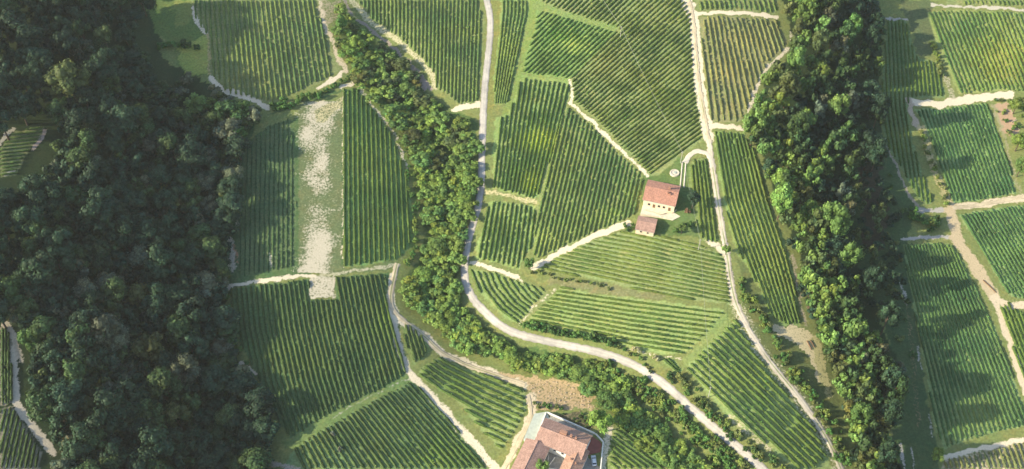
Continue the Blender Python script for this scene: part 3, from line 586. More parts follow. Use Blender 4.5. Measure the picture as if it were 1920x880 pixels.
# ------------------------------------------------------------------ trees and shrubs
def leaf_mass(r_, RX, HZ, z0, nclump, nleaf, leaf, col, flatten=1.0, core=True):
    """clumps of small leaf faces through a crown RX wide and HZ high above z0"""
    cl = []
    while len(cl) < nclump:
        p = r_.uniform(-1, 1, 3); d = np.linalg.norm(p)
        if d < .25 or d > 1: continue
        p *= (.62 + .3 * r_.random()) / max(d, .5)
        if p[2] < -.55: continue
        cl.append(p)
    cl = np.array(cl) * np.array([RX * .80, RX * .80, HZ * .40])[None]; cl[:, 2] += z0 + HZ * .5
    cr = RX * r_.uniform(.26, .46, nclump)
    VV, QQ, CC = [], [], []; b = 0
    per = max(8, nleaf // nclump)
    for p, rr in zip(cl, cr):
        d = r_.normal(0, 1, (per, 3)); d[:, 2] = d[:, 2] * .9 + .25; d /= np.linalg.norm(d, axis=1)[:, None]
        c = p + d * (rr * r_.uniform(.72, 1.12, per))[:, None]
        nrm = d + r_.normal(0, .30, (per, 3)); nrm /= np.linalg.norm(nrm, axis=1)[:, None]
        t = np.cross(nrm, r_.normal(0, 1, (per, 3))); t /= np.linalg.norm(t, axis=1)[:, None]; u = np.cross(nrm, t)
        s = (leaf * r_.uniform(.55, 1.25, per))[:, None]
        VV.append(np.stack([c - t * s, c - u * s * .7, c + t * s, c + u * s * .7], 1).reshape(-1, 3))
        QQ.append(np.arange(per * 4).reshape(per, 4) + b); b += per * 4
        tint = r_.uniform(.74, 1.3); warm = r_.normal(0, .07)
        cc = np.array(col) * tint * np.array([1 + warm, 1, 1 - warm]) * r_.uniform(.75, 1.3, (per, 1))
        CC.append(np.repeat(cc, 4, 0))
    if core:      # inner branches and leaves that stop the view straight through a clump
        for p, rr in zip(cl, cr):
            nu, nv = 6, 4; th = np.linspace(0, 2 * np.pi, nu, endpoint=False); ph = np.linspace(.15, np.pi - .15, nv)
            pts = np.array([[math.sin(b_) * math.cos(a_), math.sin(b_) * math.sin(a_), math.cos(b_)] for b_ in ph for a_ in th]) * rr * .74 * r_.uniform(.85, 1.12, (nu * nv, 1)) + p
            q = [[i * nu + j, i * nu + (j + 1) % nu, (i + 1) * nu + (j + 1) % nu, (i + 1) * nu + j] for i in range(nv - 1) for j in range(nu)]
            VV.append(pts); QQ.append(np.array(q)[:, ::-1] + b); b += len(pts); CC.append(np.tile(np.array(col) * .8, (len(pts), 1)))
    return np.vstack(VV), np.vstack(QQ), np.clip(np.vstack(CC), .004, 1)
def trunk_mesh(name, RX, HT, seed):
    r_ = random.Random(seed); mb = MB(); top = HT * .55
    lean = (r_.uniform(-.4, .4), r_.uniform(-.4, .4))
    mb.tube([(0, 0, -.6), (lean[0] * .3, lean[1] * .3, top * .5), (lean[0], lean[1], top)], [.045 * RX + .12, .036 * RX + .08, .02 * RX + .05], 7)
    for k in range(4):
        a = k * 1.57 + r_.uniform(-.4, .4); z = top * r_.uniform(.55, .9)
        mb.tube([(lean[0] * .6, lean[1] * .6, z), (math.cos(a) * RX * .3, math.sin(a) * RX * .3, z + HT * .14), (math.cos(a) * RX * .55, math.sin(a) * RX * .55, z + HT * .22)], [.07 + .012 * RX, .06, .03], 5)
    bmesh.ops.recalc_face_normals(mb.bm, faces=mb.bm.faces[:]); me = bpy.data.meshes.new(name); mb.bm.to_mesh(me); mb.bm.free(); me.materials.append(M_BARK); return me
SPEC = {  # colour, height/width factor, words
    'dark':   ((.032, .067, .035), 1.55, 'dark green round headed tree'),  # leaf colour darkened to stand in for shade in wood and ravine
    'mid':    ((.118, .208, .053), 1.45, 'mid green bushy crowned tree'),
    'lime':   ((.175, .275, .056), 1.40, 'yellow green leafy tree'),
    'moss':   ((.054, .100, .034), 1.5, 'moss green tree'),  # muted green, lowered with the left wood's shade in its colour
    'fresh':  ((.158, .248, .058), 1.35, 'fresh green bushy tree'),
    'gold':   ((.100, .125, .042), 1.45, 'olive yellow tree'),
    'grey':   ((.115, .140, .085), 1.55, 'silvery grey green tree'),
    'brown':  ((.085, .125, .044), 1.45, 'brownish olive tree'),
}
UNIT_R = 4.5
PROTO = {}
for sp, (col, asp, words) in SPEC.items():
    PROTO[sp] = []
    for k in range(4):
        r_ = np.random.default_rng(hash(sp) % 1000 if False else sum(map(ord, sp)) * 7 + k)
        HT = UNIT_R * 2 * asp * r_.uniform(.92, 1.1)
        V, q, c = leaf_mass(r_, UNIT_R, HT * .78, HT * .22, int(r_.integers(15, 22)), 1500, .36, col)
        me = mesh_np('crown', V, q, c); me.materials.append(M_LEAF)
        tm = trunk_mesh('trunk', UNIT_R, HT, k + sum(map(ord, sp)))
        lo = leaf_mass(np.random.default_rng(k + 5), UNIT_R, HT * .78, HT * .22, 10, 290, .72, col)
        PROTO[sp].append((me, tm, HT, lo))
trees = []      # (R, x, y, spec, variant, area words, label)
def place(px, py, Rm, sp, hfrac=.6):
    k = random.randrange(4); HT = PROTO[sp][k][2] * Rm / UNIT_R
    p = at([(px, py)], HT * hfrac)[0]; return p, k
def scatter(poly, n_try, rmin, rmax, picks, area, dens=1.1, exclude=()):
    p = np.array(poly, float); lo, hi = p.min(0), p.max(0); acc = []
    for _ in range(n_try):
        q = np.array([random.uniform(lo[0], hi[0]), random.uniform(lo[1], hi[1])])
        if not inpoly(q[None], poly)[0]: continue
        Rm = rmin + (rmax - rmin) * random.random() ** 1.5
        rp = Rm * 4.5
        if any((q[0] - a_[0]) ** 2 + ((q[1] - a_[1]) * 1.2) ** 2 < ((rp + a_[2]) * .5 * dens) ** 2 for a_ in acc): continue
        if any((q[0] - e[0]) ** 2 + (q[1] - e[1]) ** 2 < (e[2] + rp * .5) ** 2 for e in exclude): continue
        acc.append((q[0], q[1], rp))
        sp = picks(q) if callable(picks) else random.choice(picks)
        pt, k = place(q[0], q[1], Rm, sp)
        trees.append([Rm, pt[0], pt[1], sp, k, area, None])
SP = [ # trees one can point at in the left wood
    (128,150,8.5,'gold','broad light olive tree, largest crown in the upper left wood'), (195,70,5.5,'brown','brownish tree standing up behind the broad olive tree in the upper left wood'),
    (282,655,6.5,'gold','olive yellow tree in the middle of the lower left wood'), (257,552,5.5,'gold','olive yellow tree above the middle of the lower left wood'),
    (330,780,6.0,'gold','tall olive yellow tree near the bottom of the left wood'), (165,765,4.8,'gold','dull yellow tree near the track at the bottom left'),
    (262,485,5.0,'grey','silvery blue tree in the centre of the left wood'), (160,545,4.6,'grey','grey blue tree in the left wood above the bottom left vineyard'),
    (365,180,6.0,'mid','round green tree below the bright meadow at the upper left'), (56,640,4.2,'mid','green tree at the edge of the bottom left track')]
EXC = [(a_[0], a_[1], a_[2] * 4.0) for a_ in SP] + [(310, 50, 55), (315, 115, 30)]
for px, py, Rm, sp, lab in SP:
    pt, k = place(px, py, Rm, sp); trees.append([Rm + 50, pt[0], pt[1], sp, k, '', lab])
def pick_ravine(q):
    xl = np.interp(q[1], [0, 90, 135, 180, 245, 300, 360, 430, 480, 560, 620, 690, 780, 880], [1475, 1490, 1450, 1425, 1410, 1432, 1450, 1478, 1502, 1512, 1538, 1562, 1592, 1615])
    return random.choice(('mid', 'mid', 'gold', 'fresh', 'brown', 'moss', 'dark')) if q[0] - xl < 62 else random.choice(('dark', 'dark', 'dark', 'dark', 'moss', 'moss', 'moss', 'mid') if random.random() < .95 else ('grey',))  # lighter crowns on the lit bank, dark ones paint the shaded centre
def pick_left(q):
    nz = vnoise(q[0], q[1], 70, 11); r = random.random()
    if q[0] > 330 and q[1] < 250: return random.choice(('grey', 'mid', 'moss', 'moss', 'brown', 'mid'))
    if r < .72: return 'dark'  # mostly dark crowns: the wood's shade carried by leaf colour
    if r < .90: return 'moss'
    if r < .91: return 'brown'
    if r < .97: return 'grey'
    return 'moss'
scatter(WOOD_L, 9000, 2.9, 7.2, pick_left, 'the shaded wood on the left', .84, EXC)
RAV_R = [(1540,-30),(1650,-30),(1655,60),(1650,150),(1652,230),(1640,300),(1600,330),(1590,420),(1600,480),(1540,480),(1510,400),(1490,300),(1500,200),(1520,80)]
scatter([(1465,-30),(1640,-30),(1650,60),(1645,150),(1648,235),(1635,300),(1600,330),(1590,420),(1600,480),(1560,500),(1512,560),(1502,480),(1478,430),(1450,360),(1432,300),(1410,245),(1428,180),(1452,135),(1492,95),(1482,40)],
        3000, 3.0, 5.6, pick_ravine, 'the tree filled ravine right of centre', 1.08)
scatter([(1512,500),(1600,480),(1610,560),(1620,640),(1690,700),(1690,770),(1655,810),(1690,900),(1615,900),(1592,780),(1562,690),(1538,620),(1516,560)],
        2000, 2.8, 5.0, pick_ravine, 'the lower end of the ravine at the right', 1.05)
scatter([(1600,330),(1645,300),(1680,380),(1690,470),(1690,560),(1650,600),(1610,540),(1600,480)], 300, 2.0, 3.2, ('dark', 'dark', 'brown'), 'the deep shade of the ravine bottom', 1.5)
scatter(BAND, 5000, 2.8, 5.0, lambda q: random.choice(('brown', 'fresh', 'fresh', 'gold', 'lime', 'mid')) if q[1] < 300 else random.choice(('fresh', 'fresh', 'fresh', 'lime', 'lime', 'mid')), 'the wooded band left of the winding road', .68)
scatter([(1135,735),(1160,715),(1205,765),(1290,830),(1350,890),(1290,890),(1235,840),(1185,795),(1150,765)], 900, 2.6, 4.2, ('fresh', 'fresh', 'lime', 'mid'), 'the green belt below the winding road', .74)
WHERE = ['near its top', 'level with the pale headland', 'above the narrow shaded path', 'below the grey path end', 'above the lone light tree', 'just below the small silvery tree', 'above the bottom edge', 'at the bottom edge']
for (px, py), wh in zip([(1636,70),(1650,205),(1645,290),(1640,520),(1668,590),(1672,712),(1668,780),(1668,850)], WHERE):
    pt, k = place(px, py, 4.5, 'dark', .9); trees.append([4.5 + 50, pt[0], pt[1], 'dark', k, '', 'tall dark tree on the right bank of the ravine ' + wh])
for px, py, Rm, sp, lab in [(1640,635,4.4,'lime','light green tree standing alone in the shade of the ravine bank'), (1686,692,2.4,'grey','small silvery tree at the shaded meadow edge right of the ravine'),
        (1470,340,5.0,'lime','round yellow green tree on the ravine edge level with the farmhouse'), (1540,130,4.6,'lime','yellow green tree on the ravine edge near the tan vineyard'),
        (1126,790,4.6,'lime','bright green round tree behind the lower farm buildings'), (1301,372,3.2,'dark','dark tree right beside the farmhouse driveway'),
        (1914,262,4.2,'lime','bright yellow green tree at the right edge beside the bare soil'), (1908,195,3.6,'lime','yellow green tree at the right end of the pale headland'), (1916,312,3.6,'mid','fresh green tree at the right edge below the yellow one'),
        (1362,468,2.2,'lime','small yellowish tree beside the gravel track below the farmhouse'), (992,492,2.4,'mid','small bushy tree where two pale headlands meet'), (1016,874,2.8,'mid','green tree in the courtyard of the lower farm'),
        (1760,852,2.8,'lime','yellow green bushy tree at the left end of the bottom right headland'), (1280,425,2.4,'mid','green garden tree right of the small outbuilding'), (640,40,3.4,'mid','green tree at the top by the start of the sunken track'), (670,80,4.0,'lime','bright green tree on the left edge of the wooded band')]:
    pt, k = place(px, py, Rm, sp); trees.append([Rm + 50, pt[0], pt[1], sp, k, '', lab])
trees.sort(key=lambda t: -t[0])
LAND = [(40,280,'the tiny hillside vineyard at the left edge'),(128,150,'the broad olive tree in the upper left wood'),(345,110,'the bright meadow at the upper left'),(262,485,'the silvery blue tree in the left wood'),(282,655,'the olive yellow tree in the lower left wood'),
 (330,780,'the tall yellow tree at the bottom left'),(40,720,'the grey track at the bottom left'),(432,480,'the white patch at the left wood edge'),(465,690,'the bare notch in the dark vineyard edge'),(160,545,'the grey blue tree in the left wood'),(365,180,'the round green tree under the bright meadow'),
 (195,70,'the olive tree at the top left'),(1440,120,'the lower edge of the tan vineyard'),(1470,340,'the round yellow green tree at the ravine edge'),(1500,560,'the foot of the long ravine side vineyard'),(1530,660,'the pale bare patch by the ravine'),(1640,635,'the lone light tree on the ravine bank'),(1655,170,'the shaded right bank vineyard'),
 (1690,448,'the grey path end beside the ravine'),(1686,692,'the small silvery tree right of the ravine'),(1560,20,'the top of the ravine'),(650,150,'the short dirt track under the hedge'),(870,205,'the pale bank beside the asphalt road'),(745,520,'the dirt lane fork under the wooded band'),(885,560,'the sharpest bend of the asphalt road'),
 (1050,740,'the tan slope above the lower farm'),(1126,790,'the round tree behind the lower farm'),(1260,730,'the lower straight of the asphalt road'),(780,400,'the right side of the upright vineyard')]
TP = project(np.array([[t[1], t[2], float(H(t[1], t[2])) + 6] for t in trees])); KEY = []
for t, p in zip(trees, TP):
    i = int(np.argmin([(p[0] - l[0]) ** 2 + (p[1] - l[1]) ** 2 for l in LAND])); dx, dy = p[0] - LAND[i][0], p[1] - LAND[i][1]
    di = ('right of' if dx > 0 else 'left of') if abs(dx) > abs(dy) else ('below' if dy > 0 else 'above')
    KEY.append((i, di, t[3], math.hypot(dx, dy)))
TONE = dict(moss='moss green', gold='olive yellow', fresh='fresh green', dark='dark green', mid='mid green', lime='yellow green', grey='silvery grey', brown='brownish olive')
def VS(area, lab, sp='mid'): return 1.55 if lab and lab.startswith('tall dark') else (.85 if sp == 'dark' else 1.32) if 'ravine' in area else .43 if 'band' in area or 'belt' in area else 1.0
def tree_label(n):
    i, di, sp, d = KEY[n]; rk = sum(1 for k_ in KEY if k_[:3] == (i, di, sp) and k_[3] < d) + 1
    return ('closest ' if rk == 1 else ordinal(rk) + ' closest ') + TONE[sp] + ' tree ' + di + ' ' + LAND[i][2]
fv, fq, fc, fb = [], [], [], 0
for n_t, (Rm, x, y, sp, k, area, lab) in enumerate(trees):
    if Rm > 40: Rm -= 50
    s = Rm / UNIT_R; z = float(H(x, y)); rz = random.uniform(0, 6.28)
    me, tm, HT, lo = PROTO[sp][k]
    if n_t < 300:
        root = bpy.data.objects.new('tree', None); COL.objects.link(root); root.empty_display_size = 1
        vs_ = VS(area, lab, sp) * (.62 if (area.startswith('the shaded wood') and (TP[n_t][0] > 375 or (TP[n_t][0] > 225 and TP[n_t][1] < 235))) or (lab and 'bright meadow' in lab) else 1.0); root.location = (x, y, z - .1); root.rotation_euler = (0, 0, rz); sc = s * random.uniform(.94, 1.06)
        root.scale = (sc * random.uniform(.92, 1.08), sc * random.uniform(.92, 1.08), sc * vs_)
        link('crown', me, None, root); link('trunk', tm, None, root)
        if lab: tag(root, lab, 'tree')
        else: tag(root, tree_label(n_t), 'tree', SPEC[sp][2] + 's in ' + area)
    else:
        V, q, c = lo; ca, sa = math.cos(rz), math.sin(rz)
        Vr = np.stack([V[:, 0] * ca - V[:, 1] * sa, V[:, 0] * sa + V[:, 1] * ca, V[:, 2]], 1) * s * np.array([1, 1, VS(area, lab, sp) * (.62 if area.startswith('the shaded wood') and (TP[n_t][0] > 375 or (TP[n_t][0] > 225 and TP[n_t][1] < 235)) else 1.0)]) + np.array([x, y, z - .1])
        j = rng.uniform(.78, 1.22); wm = rng.normal(0, .06)
        fv.append(Vr); fq.append(q + fb); fc.append(np.clip(c * j * np.array([1 + wm, 1, 1 - wm]), .004, 1)); fb += len(V)
if fv:
    o = link('woodland_trees', mesh_np('woodland_trees', np.vstack(fv), np.vstack(fq), np.vstack(fc)), M_WOODS)
    tag(o, 'smaller woodland trees massed between the larger ones in wood, ravine and band', 'trees', kind='stuff')
print('trees', len(trees))

SHR = {'green': (.095, .195, .045), 'dark': (.058, .120, .035), 'lime': (.18, .25, .055), 'olive': (.14, .175, .055), 'cream': (.42, .42, .24), 'rust': (.20, .13, .07), 'grey': (.16, .18, .13)}
SWORD = {'green': 'leafy green shrub', 'dark': 'dark green shrub', 'lime': 'yellow green shrub', 'olive': 'olive brown shrub', 'cream': 'pale cream shrub', 'rust': 'reddish brown shrub', 'grey': 'pale grey shrub'}
SPROTO = {}
for sp, col in SHR.items():
    SPROTO[sp] = []
    for k in range(3):
        V, q, c = leaf_mass(np.random.default_rng(900 + k + sum(map(ord, sp))), 1.5, 2.3, -.15, 8, 420, .20, col)
        me = mesh_np('shrub', V, q, c); me.materials.append(M_LEAF); SPROTO[sp].append(me)
nshrub = 0; sv, sq, sc_, sb = [], [], [], [0]
SLO = {sp: leaf_mass(np.random.default_rng(77), 1.5, 2.3, -.15, 6, 170, .32, col) for sp, col in SHR.items()}
def shrub(px, py, Rm, sp, area, label=None, group=None):
    global nshrub
    p = at([(px, py)], Rm * .6)[0]; z = float(H(p[0], p[1]))
    if nshrub >= 300:
        V, q, c = SLO[sp]; s = Rm / 1.5; a_ = random.uniform(0, 6.28); ca, sa = math.cos(a_), math.sin(a_)
        sv.append(np.stack([V[:, 0] * ca - V[:, 1] * sa, V[:, 0] * sa + V[:, 1] * ca, V[:, 2] * random.uniform(.8, 1.15)], 1) * s * random.uniform(.88, 1.18) + np.array([p[0], p[1], z])); sq.append(q + sum(map(len, sv[:-1])) if False else q + sb[0]); sb[0] += len(V)
        sc_.append(np.clip(c * random.uniform(.78, 1.25), .004, 1)); return
    o = link('shrub', random.choice(SPROTO[sp]), None, None, (p[0], p[1], z), random.uniform(0, 6.28)); s = Rm / 1.5
    o.scale = (s * random.uniform(.85, 1.2), s * random.uniform(.85, 1.2), s * random.uniform(.8, 1.15)); nshrub += 1
    if label: tag(o, label, 'shrub', group)
    else: tag(o, SWORD[sp] + ' ' + area, 'shrub', SWORD[sp] + 's ' + area)
for px, py, Rm, sp, lab in [(1192,656,2.1,'cream','large pale cream shrub between grassy vineyard and road'), (1230,672,1.3,'cream','smaller pale cream shrub right of the larger one above the road'),
        (1289,397,1.7,'rust','reddish brown shrub at the end of the farmhouse terrace'), (624,814,1.2,'grey','upper of two pale grey shrubs among the bottom vine rows'), (637,842,1.2,'grey','lower of two pale grey shrubs among the bottom vine rows'),
        (1266,434,1.6,'green','green shrub left of the garden tree beside the outbuilding'), (1186,424,1.4,'dark','dark shrub at the left corner of the outbuilding'), (1293,420,1.5,'green','green shrub below the reddish terrace shrub'),
        (1220,698,.9,'dark','small dark shrub on the verge above the road bend')]:
    shrub(px, py, Rm, sp, '', lab)
def hedge(pts, step, spread, rmin, rmax, sps, area):
    C = resample(pts, step) + np.stack([np.array([random.uniform(-spread, spread), random.uniform(-spread, spread)]) for _ in resample(pts, step)])
    d = np.array(pts[-1], float) - np.array(pts[0], float); ax = 0 if abs(d[0]) > abs(d[1]) else 1
    C = C[np.argsort(C[:, ax])]; n = len(C)
    for k, p in enumerate(C):
        sp = random.choice(sps); first = k < n / 2; r_ = k + 1 if first else n - k; e = (('left', 'top') if first else ('right', 'bottom'))[ax]
        shrub(p[0], p[1], random.uniform(rmin, rmax), sp, area, SWORD[sp] + (', outermost at ' if r_ == 1 else ', ' + ordinal(r_) + ' from ') + e + ' ' + area, 'shrubs ' + area)
hedge([(508,200),(535,192),(562,190),(592,178)], 9, 7, 1.6, 2.6, ('green', 'green', 'dark'), 'in the hedge below the upper left vineyard')
hedge([(595,176),(625,162),(660,143)], 7, 2, 1.0, 1.4, ('green', 'dark'), 'in the thin hedge beside the short dirt track')
hedge([(300,88),(330,82),(368,90)], 13, 4, 2.0, 2.8, ('green', 'dark'), 'on the bright meadow at the upper left')
hedge([(985,608),(1040,620),(1100,632),(1148,642)], 7.5, 3, 1.5, 2.3, ('green', 'dark', 'green'), 'in the hedge below the grassy vineyard')
hedge([(1150,645),(1185,662),(1215,690)], 11, 4, .9, 1.3, ('olive', 'green'), 'on the verge at the road bend')
hedge([(1262,705),(1290,735),(1320,765),(1360,800),(1420,845),(1470,885)], 11, 8, 1.1, 2.2, ('olive', 'green', 'lime', 'olive', 'dark'), 'between triangular vineyard and road')
hedge([(1180,705),(1230,745),(1280,785),(1340,835),(1400,885)], 9, 9, 1.2, 2.2, ('green', 'lime', 'green', 'olive'), 'on the lower side of the winding road')
hedge([(1160,710),(1205,728),(1255,768),(1300,806)], 9, 10, 1.1, 1.9, ('lime', 'olive', 'green'), 'in the scrub below the road')
hedge([(1130,680),(1165,695)], 6, 10, 1.4, 2.2, ('lime', 'lime', 'green'), 'in the yellow green thicket below the road')
hedge([(1390,520),(1410,570),(1435,605),(1470,665),(1510,735),(1560,805),(1585,870)], 9, 8, 1.2, 2.4, ('green', 'green', 'olive', 'lime'), 'along the right side of the gravel track')
hedge([(1748,78),(1758,105),(1765,140)], 7, 3, 1.2, 1.8, ('lime', 'olive'), 'beside the sunny vineyard')
hedge([(1730,245),(1742,290),(1762,335),(1775,380)], 9, 4, .9, 1.6, ('lime', 'olive', 'olive'), 'left of the neat striped vineyard')
hedge([(1700,395),(1722,405),(1752,415),(1748,435)], 7, 9, 1.4, 2.4, ('green', 'lime', 'dark'), 'beside the dirt crossroads at the right')
hedge([(1660,330),(1668,430),(1690,560),(1700,660)], 26, 12, 1.0, 1.8, ('dark', 'olive'), 'on the shaded right bank of the ravine')
hedge([(1870,190),(1890,184)], 8, 4, .9, 1.4, ('olive', 'green'), 'at the bare soil near the right edge')
hedge([(425,560),(430,620),(450,690),(480,720),(500,780)], 12, 6, 1.2, 2.2, ('green', 'dark', 'green'), 'between the left wood and the dark vineyard')
hedge([(640,50),(635,75),(640,100)], 11, 4, 1.3, 2.0, ('green', 'olive'), 'beside the bare strip left of the wooded band')
hedge([(765,320),(778,380),(782,450),(760,500)], 10, 5, 1.0, 1.7, ('green', 'lime'), 'on the left edge of the wooded band')
hedge([(1000,508),(1040,520),(1090,528),(1140,540)], 10, 3, .7, 1.1, ('lime', 'olive'), 'on the bank between the level vineyards')
hedge([(1003,758),(1030,763),(1050,768)], 9, 3, .9, 1.3, ('green', 'olive'), 'on the tan slope above the lower farm')
hedge([(70,212),(100,200),(130,190),(160,185)], 9, 5, 1.6, 2.4, ('green', 'green', 'lime'), 'at the top of the tiny hillside vineyard')
hedge([(1170,420),(1182,430)], 6, 4, 1.0, 1.5, ('dark', 'green'), 'left of the small outbuilding')
def scrub(poly, n, rmin, rmax, sps):
    p = np.array(poly, float); lo, hi = p.min(0), p.max(0)
    for _ in range(n):
        q = np.array([random.uniform(lo[0], hi[0]), random.uniform(lo[1], hi[1])])
        if inpoly(q[None], poly)[0]: shrub(q[0], q[1], random.uniform(rmin, rmax), random.choice(sps), '')
scrub([(1250,705),(1285,705),(1330,755),(1372,800),(1440,850),(1480,885),(1450,885),(1400,845),(1330,785)], 330, .7, 1.5, ('olive', 'olive', 'green', 'lime', 'dark'))
scrub([(1160,700),(1195,700),(1240,735),(1300,785),(1370,845),(1420,890),(1360,890),(1290,825),(1205,750)], 480, .7, 1.8, ('lime', 'green', 'olive', 'green'))
scrub([(1385,515),(1402,540),(1440,600),(1475,650),(1525,730),(1570,780),(1600,880),(1585,880),(1530,780),(1450,670),(1395,580)], 300, .6, 1.5, ('green', 'green', 'olive', 'lime'))
scrub([(690,170),(720,200),(760,270),(785,330),(785,470),(760,500),(778,440),(775,340),(745,270)], 220, .5, 1.2, ('lime', 'green', 'olive'))
scrub([(480,232),(560,200),(640,160),(650,150),(600,175),(510,205)], 40, .5, 1.0, ('lime', 'green'))
scrub([(1040,776),(1090,772),(1112,790),(1108,806),(1060,790)], 40, .4, .9, ('olive', 'dark', 'green'))
scrub([(430,540),(445,640),(480,710),(510,790),(495,790),(460,700),(425,620)], 60, .7, 1.6, ('green', 'dark'))
scrub([(1850,195),(1900,185),(1925,190),(1925,370),(1912,360),(1905,270)], 60, .7, 1.7, ('lime', 'green', 'olive'))
if sv: tag(link('scrub', mesh_np('scrub', np.vstack(sv), np.vstack(sq), np.vstack(sc_)), M_WOODS), 'low scrub and bushes massed on the verges and banks', kind='stuff')
print('shrubs', nshrub, len(sv))

# ------------------------------------------------------------------ buildings
M_ROOF_R = roof_mat('red_tiles', (.47, .245, .175), (.41, .215, .155), (.51, .32, .25))
M_ROOF_P = roof_mat('weathered_pink_tiles', (.45, .285, .225), (.38, .235, .185), (.51, .36, .29))
M_ROOF_O = roof_mat('orange_tiles', (.50, .31, .22), (.45, .27, .19), (.56, .38, .29))
M_WALLC = plain('cream_render', (.72, .60, .42), .9, .14, .8, bump=.01); M_WALLW = plain('white_render', (.78, .75, .68), .9, .12, .8, bump=.01)
M_STONE = plain('grey_paving', (.30, .29, .26), .9, .3, 1.2); M_TERR = plain('pale_paving', (.66, .58, .45), .9, .18, 1.1); M_MAROON = plain('maroon_paving', (.30, .10, .08), .8, .2, 1.0)
M_GREEN = plain('grey_green_paving', (.42, .46, .40), .85, .16, 1.0); M_WOOD = plain('brown_wood', (.16, .09, .05), .7, .3, 4); M_DARK = flatmat('dark_glass', (.02, .025, .03), .15); M_SHUT = plain('shutter_paint', (.10, .07, .05), .6, .2, 4)
M_BRICK = plain('chimney_brick', (.36, .20, .14), .9, .25, 6); M_METAL = flatmat('grey_metal', (.35, .36, .37), .35, .8); M_POLE = plain('grey_pole', (.42, .40, .36), .8, .2, 3)
M_WIRE = flatmat('pale_cable', (.36, .38, .30), .5); M_CAR = flatmat('silver_white_paint', (.72, .73, .74), .25); M_TYRE = flatmat('tyre_rubber', (.02, .02, .02), .8); M_LOG = plain('dry_log', (.46, .38, .27), .85, .25, 4)

def roof_slopes(D2, L2, eave, rise, over, thick=.16, courses=14):
    """two stepped tile slopes, ridge along local x"""
    mb = MB(); sl = rise / D2
    for sgn in (-1, 1):
        for k in range(courses):
            a0 = (D2 + over) * (1 - k / courses); a1 = (D2 + over) * (1 - (k + 1) / courses)
            z0 = eave + (D2 - a0) * sl; z1 = eave + (D2 - a1) * sl; e = .045
            lo, hi = sorted((sgn * a0, sgn * (a1 - (.10 if k < courses - 1 else 0))))
            zl, zh = (z0, z1) if sgn < 0 else (z1, z0)
            jx = random.uniform(-.03, .03); x0, x1 = -L2 - over + jx, L2 + over + jx
            d = thick; q = e
            if sgn < 0: mb.hexa([(x0, lo, z0 - d + q), (x1, lo, z0 - d + q), (x1, hi, z1 - d), (x0, hi, z1 - d), (x0, lo, z0 + q), (x1, lo, z0 + q), (x1, hi, z1), (x0, hi, z1)])
            else: mb.hexa([(x0, lo, z1 - d), (x1, lo, z1 - d), (x1, hi, z0 - d + q), (x0, hi, z0 - d + q), (x0, lo, z1), (x1, lo, z1), (x1, hi, z0 + q), (x0, hi, z0 + q)])
    return mb
def frame_from(pNW, pNE, pSW, eave):
    c0 = at([((pNE[0] + pSW[0]) / 2, (pNE[1] + pSW[1]) / 2)], eave)[0]; zg = float(H(c0[0], c0[1])); z = zg + eave
    a, b, c = at_z([pNW, pNE, pSW], z); e = (b - a)[:2]; s = (a - c)[:2]
    ang = math.atan2(e[1], e[0]); L = np.linalg.norm(e); D = abs(s @ np.array([-math.sin(ang), math.cos(ang)]))
    cen = (b + c)[:2] / 2
    cen = a[:2] + e / 2 - np.array([-math.sin(ang), math.cos(ang)]) * D / 2
    return cen, zg, ang, L, D
def window(root, x, y, z, w, h, axis, out, mframe=M_WALLW, door=False):
    """pane with frame (sub-part) and sill on a wall facing local axis (x or y) direction out"""
    d = .05
    def bx(mb, u0, u1, z0, z1, d0, d1):
        d0, d1 = sorted((out * d0, out * d1))
        return mb.box(u0 + x, u1 + x, y + d0, y + d1, z0, z1) if axis == 'y' else mb.box(x + d0, x + d1, u0 + y, u1 + y, z0, z1)
    pane = bx(MB(), -w / 2, w / 2, z, z + h, -.02, .035).build('door' if door else 'window', M_WOOD if door else M_DARK, root)
    fr = MB()
    for u0, u1, z0, z1 in ((-w / 2 - .1, -w / 2, z - .1, z + h + .1), (w / 2, w / 2 + .1, z - .1, z + h + .1), (-w / 2, w / 2, z + h, z + h + .1)): bx(fr, u0, u1, z0, z1, -.02, .07)
    fr.build('frame', mframe, pane)
    if not door: bx(MB(), -w / 2 - .15, w / 2 + .15, z - .1, z, -.02, .14).build('sill', mframe, pane)
    return pane
def house(name, label, pNW, pNE, pSW, eave, rise, mroof, mwall, over=.45, gable=True, group=None, trimL=0):
    cen, zg, ang, L, D = frame_from(pNW, pNE, pSW, eave)
    root = link(name, None, None, None, (cen[0], cen[1], zg), ang); tag(root, label, 'building', group)
    L2, D2 = L / 2 - over, D / 2 - over
    mb = MB(); e = eave - .18
    v = [(-L2, -D2), (L2, -D2), (L2, D2), (-L2, D2)]
    mb.box(-L2, L2, -D2, D2, -2.2, e)
    bm = mb.bm
    for x in (-L2, L2):        # gable triangles as thin wedges standing on the wall box
        t = .3 if x < 0 else -.3; r2 = e + rise * .93
        P = [(x, -D2, e), (x + t, -D2, e), (x + t, D2, e), (x, D2, e), (x, 0, r2), (x + t, 0, r2)]
        q = [bm.verts.new(p) for p in P]
        for f in ((0, 1, 5, 4), (1, 2, 5), (2, 3, 4, 5), (3, 0, 4), (3, 2, 1, 0)): bm.faces.new([q[i] for i in f])
    mb.build('wall', mwall, root)
    rf = roof_slopes(D2, L2, eave, rise, over).build('roof', mroof, root)
    rz = eave + rise
    MB().tube([(-L2 - over, 0, rz), (L2 + over, 0, rz)], .13, 6).build('ridge_tiles', mroof, rf)
    for sg in (-1, 1): MB().tube([(-L2 - over, sg * (D2 + over + .07), eave - over * rise / D2 - .08), (L2 + over, sg * (D2 + over + .07), eave - over * rise / D2 - .08)], .07, 6).build('gutter', M_METAL, rf)
    return dict(root=root, roof=rf, L2=L2, D2=D2, eave=eave, rise=rise, cen=cen, zg=zg, ang=ang)
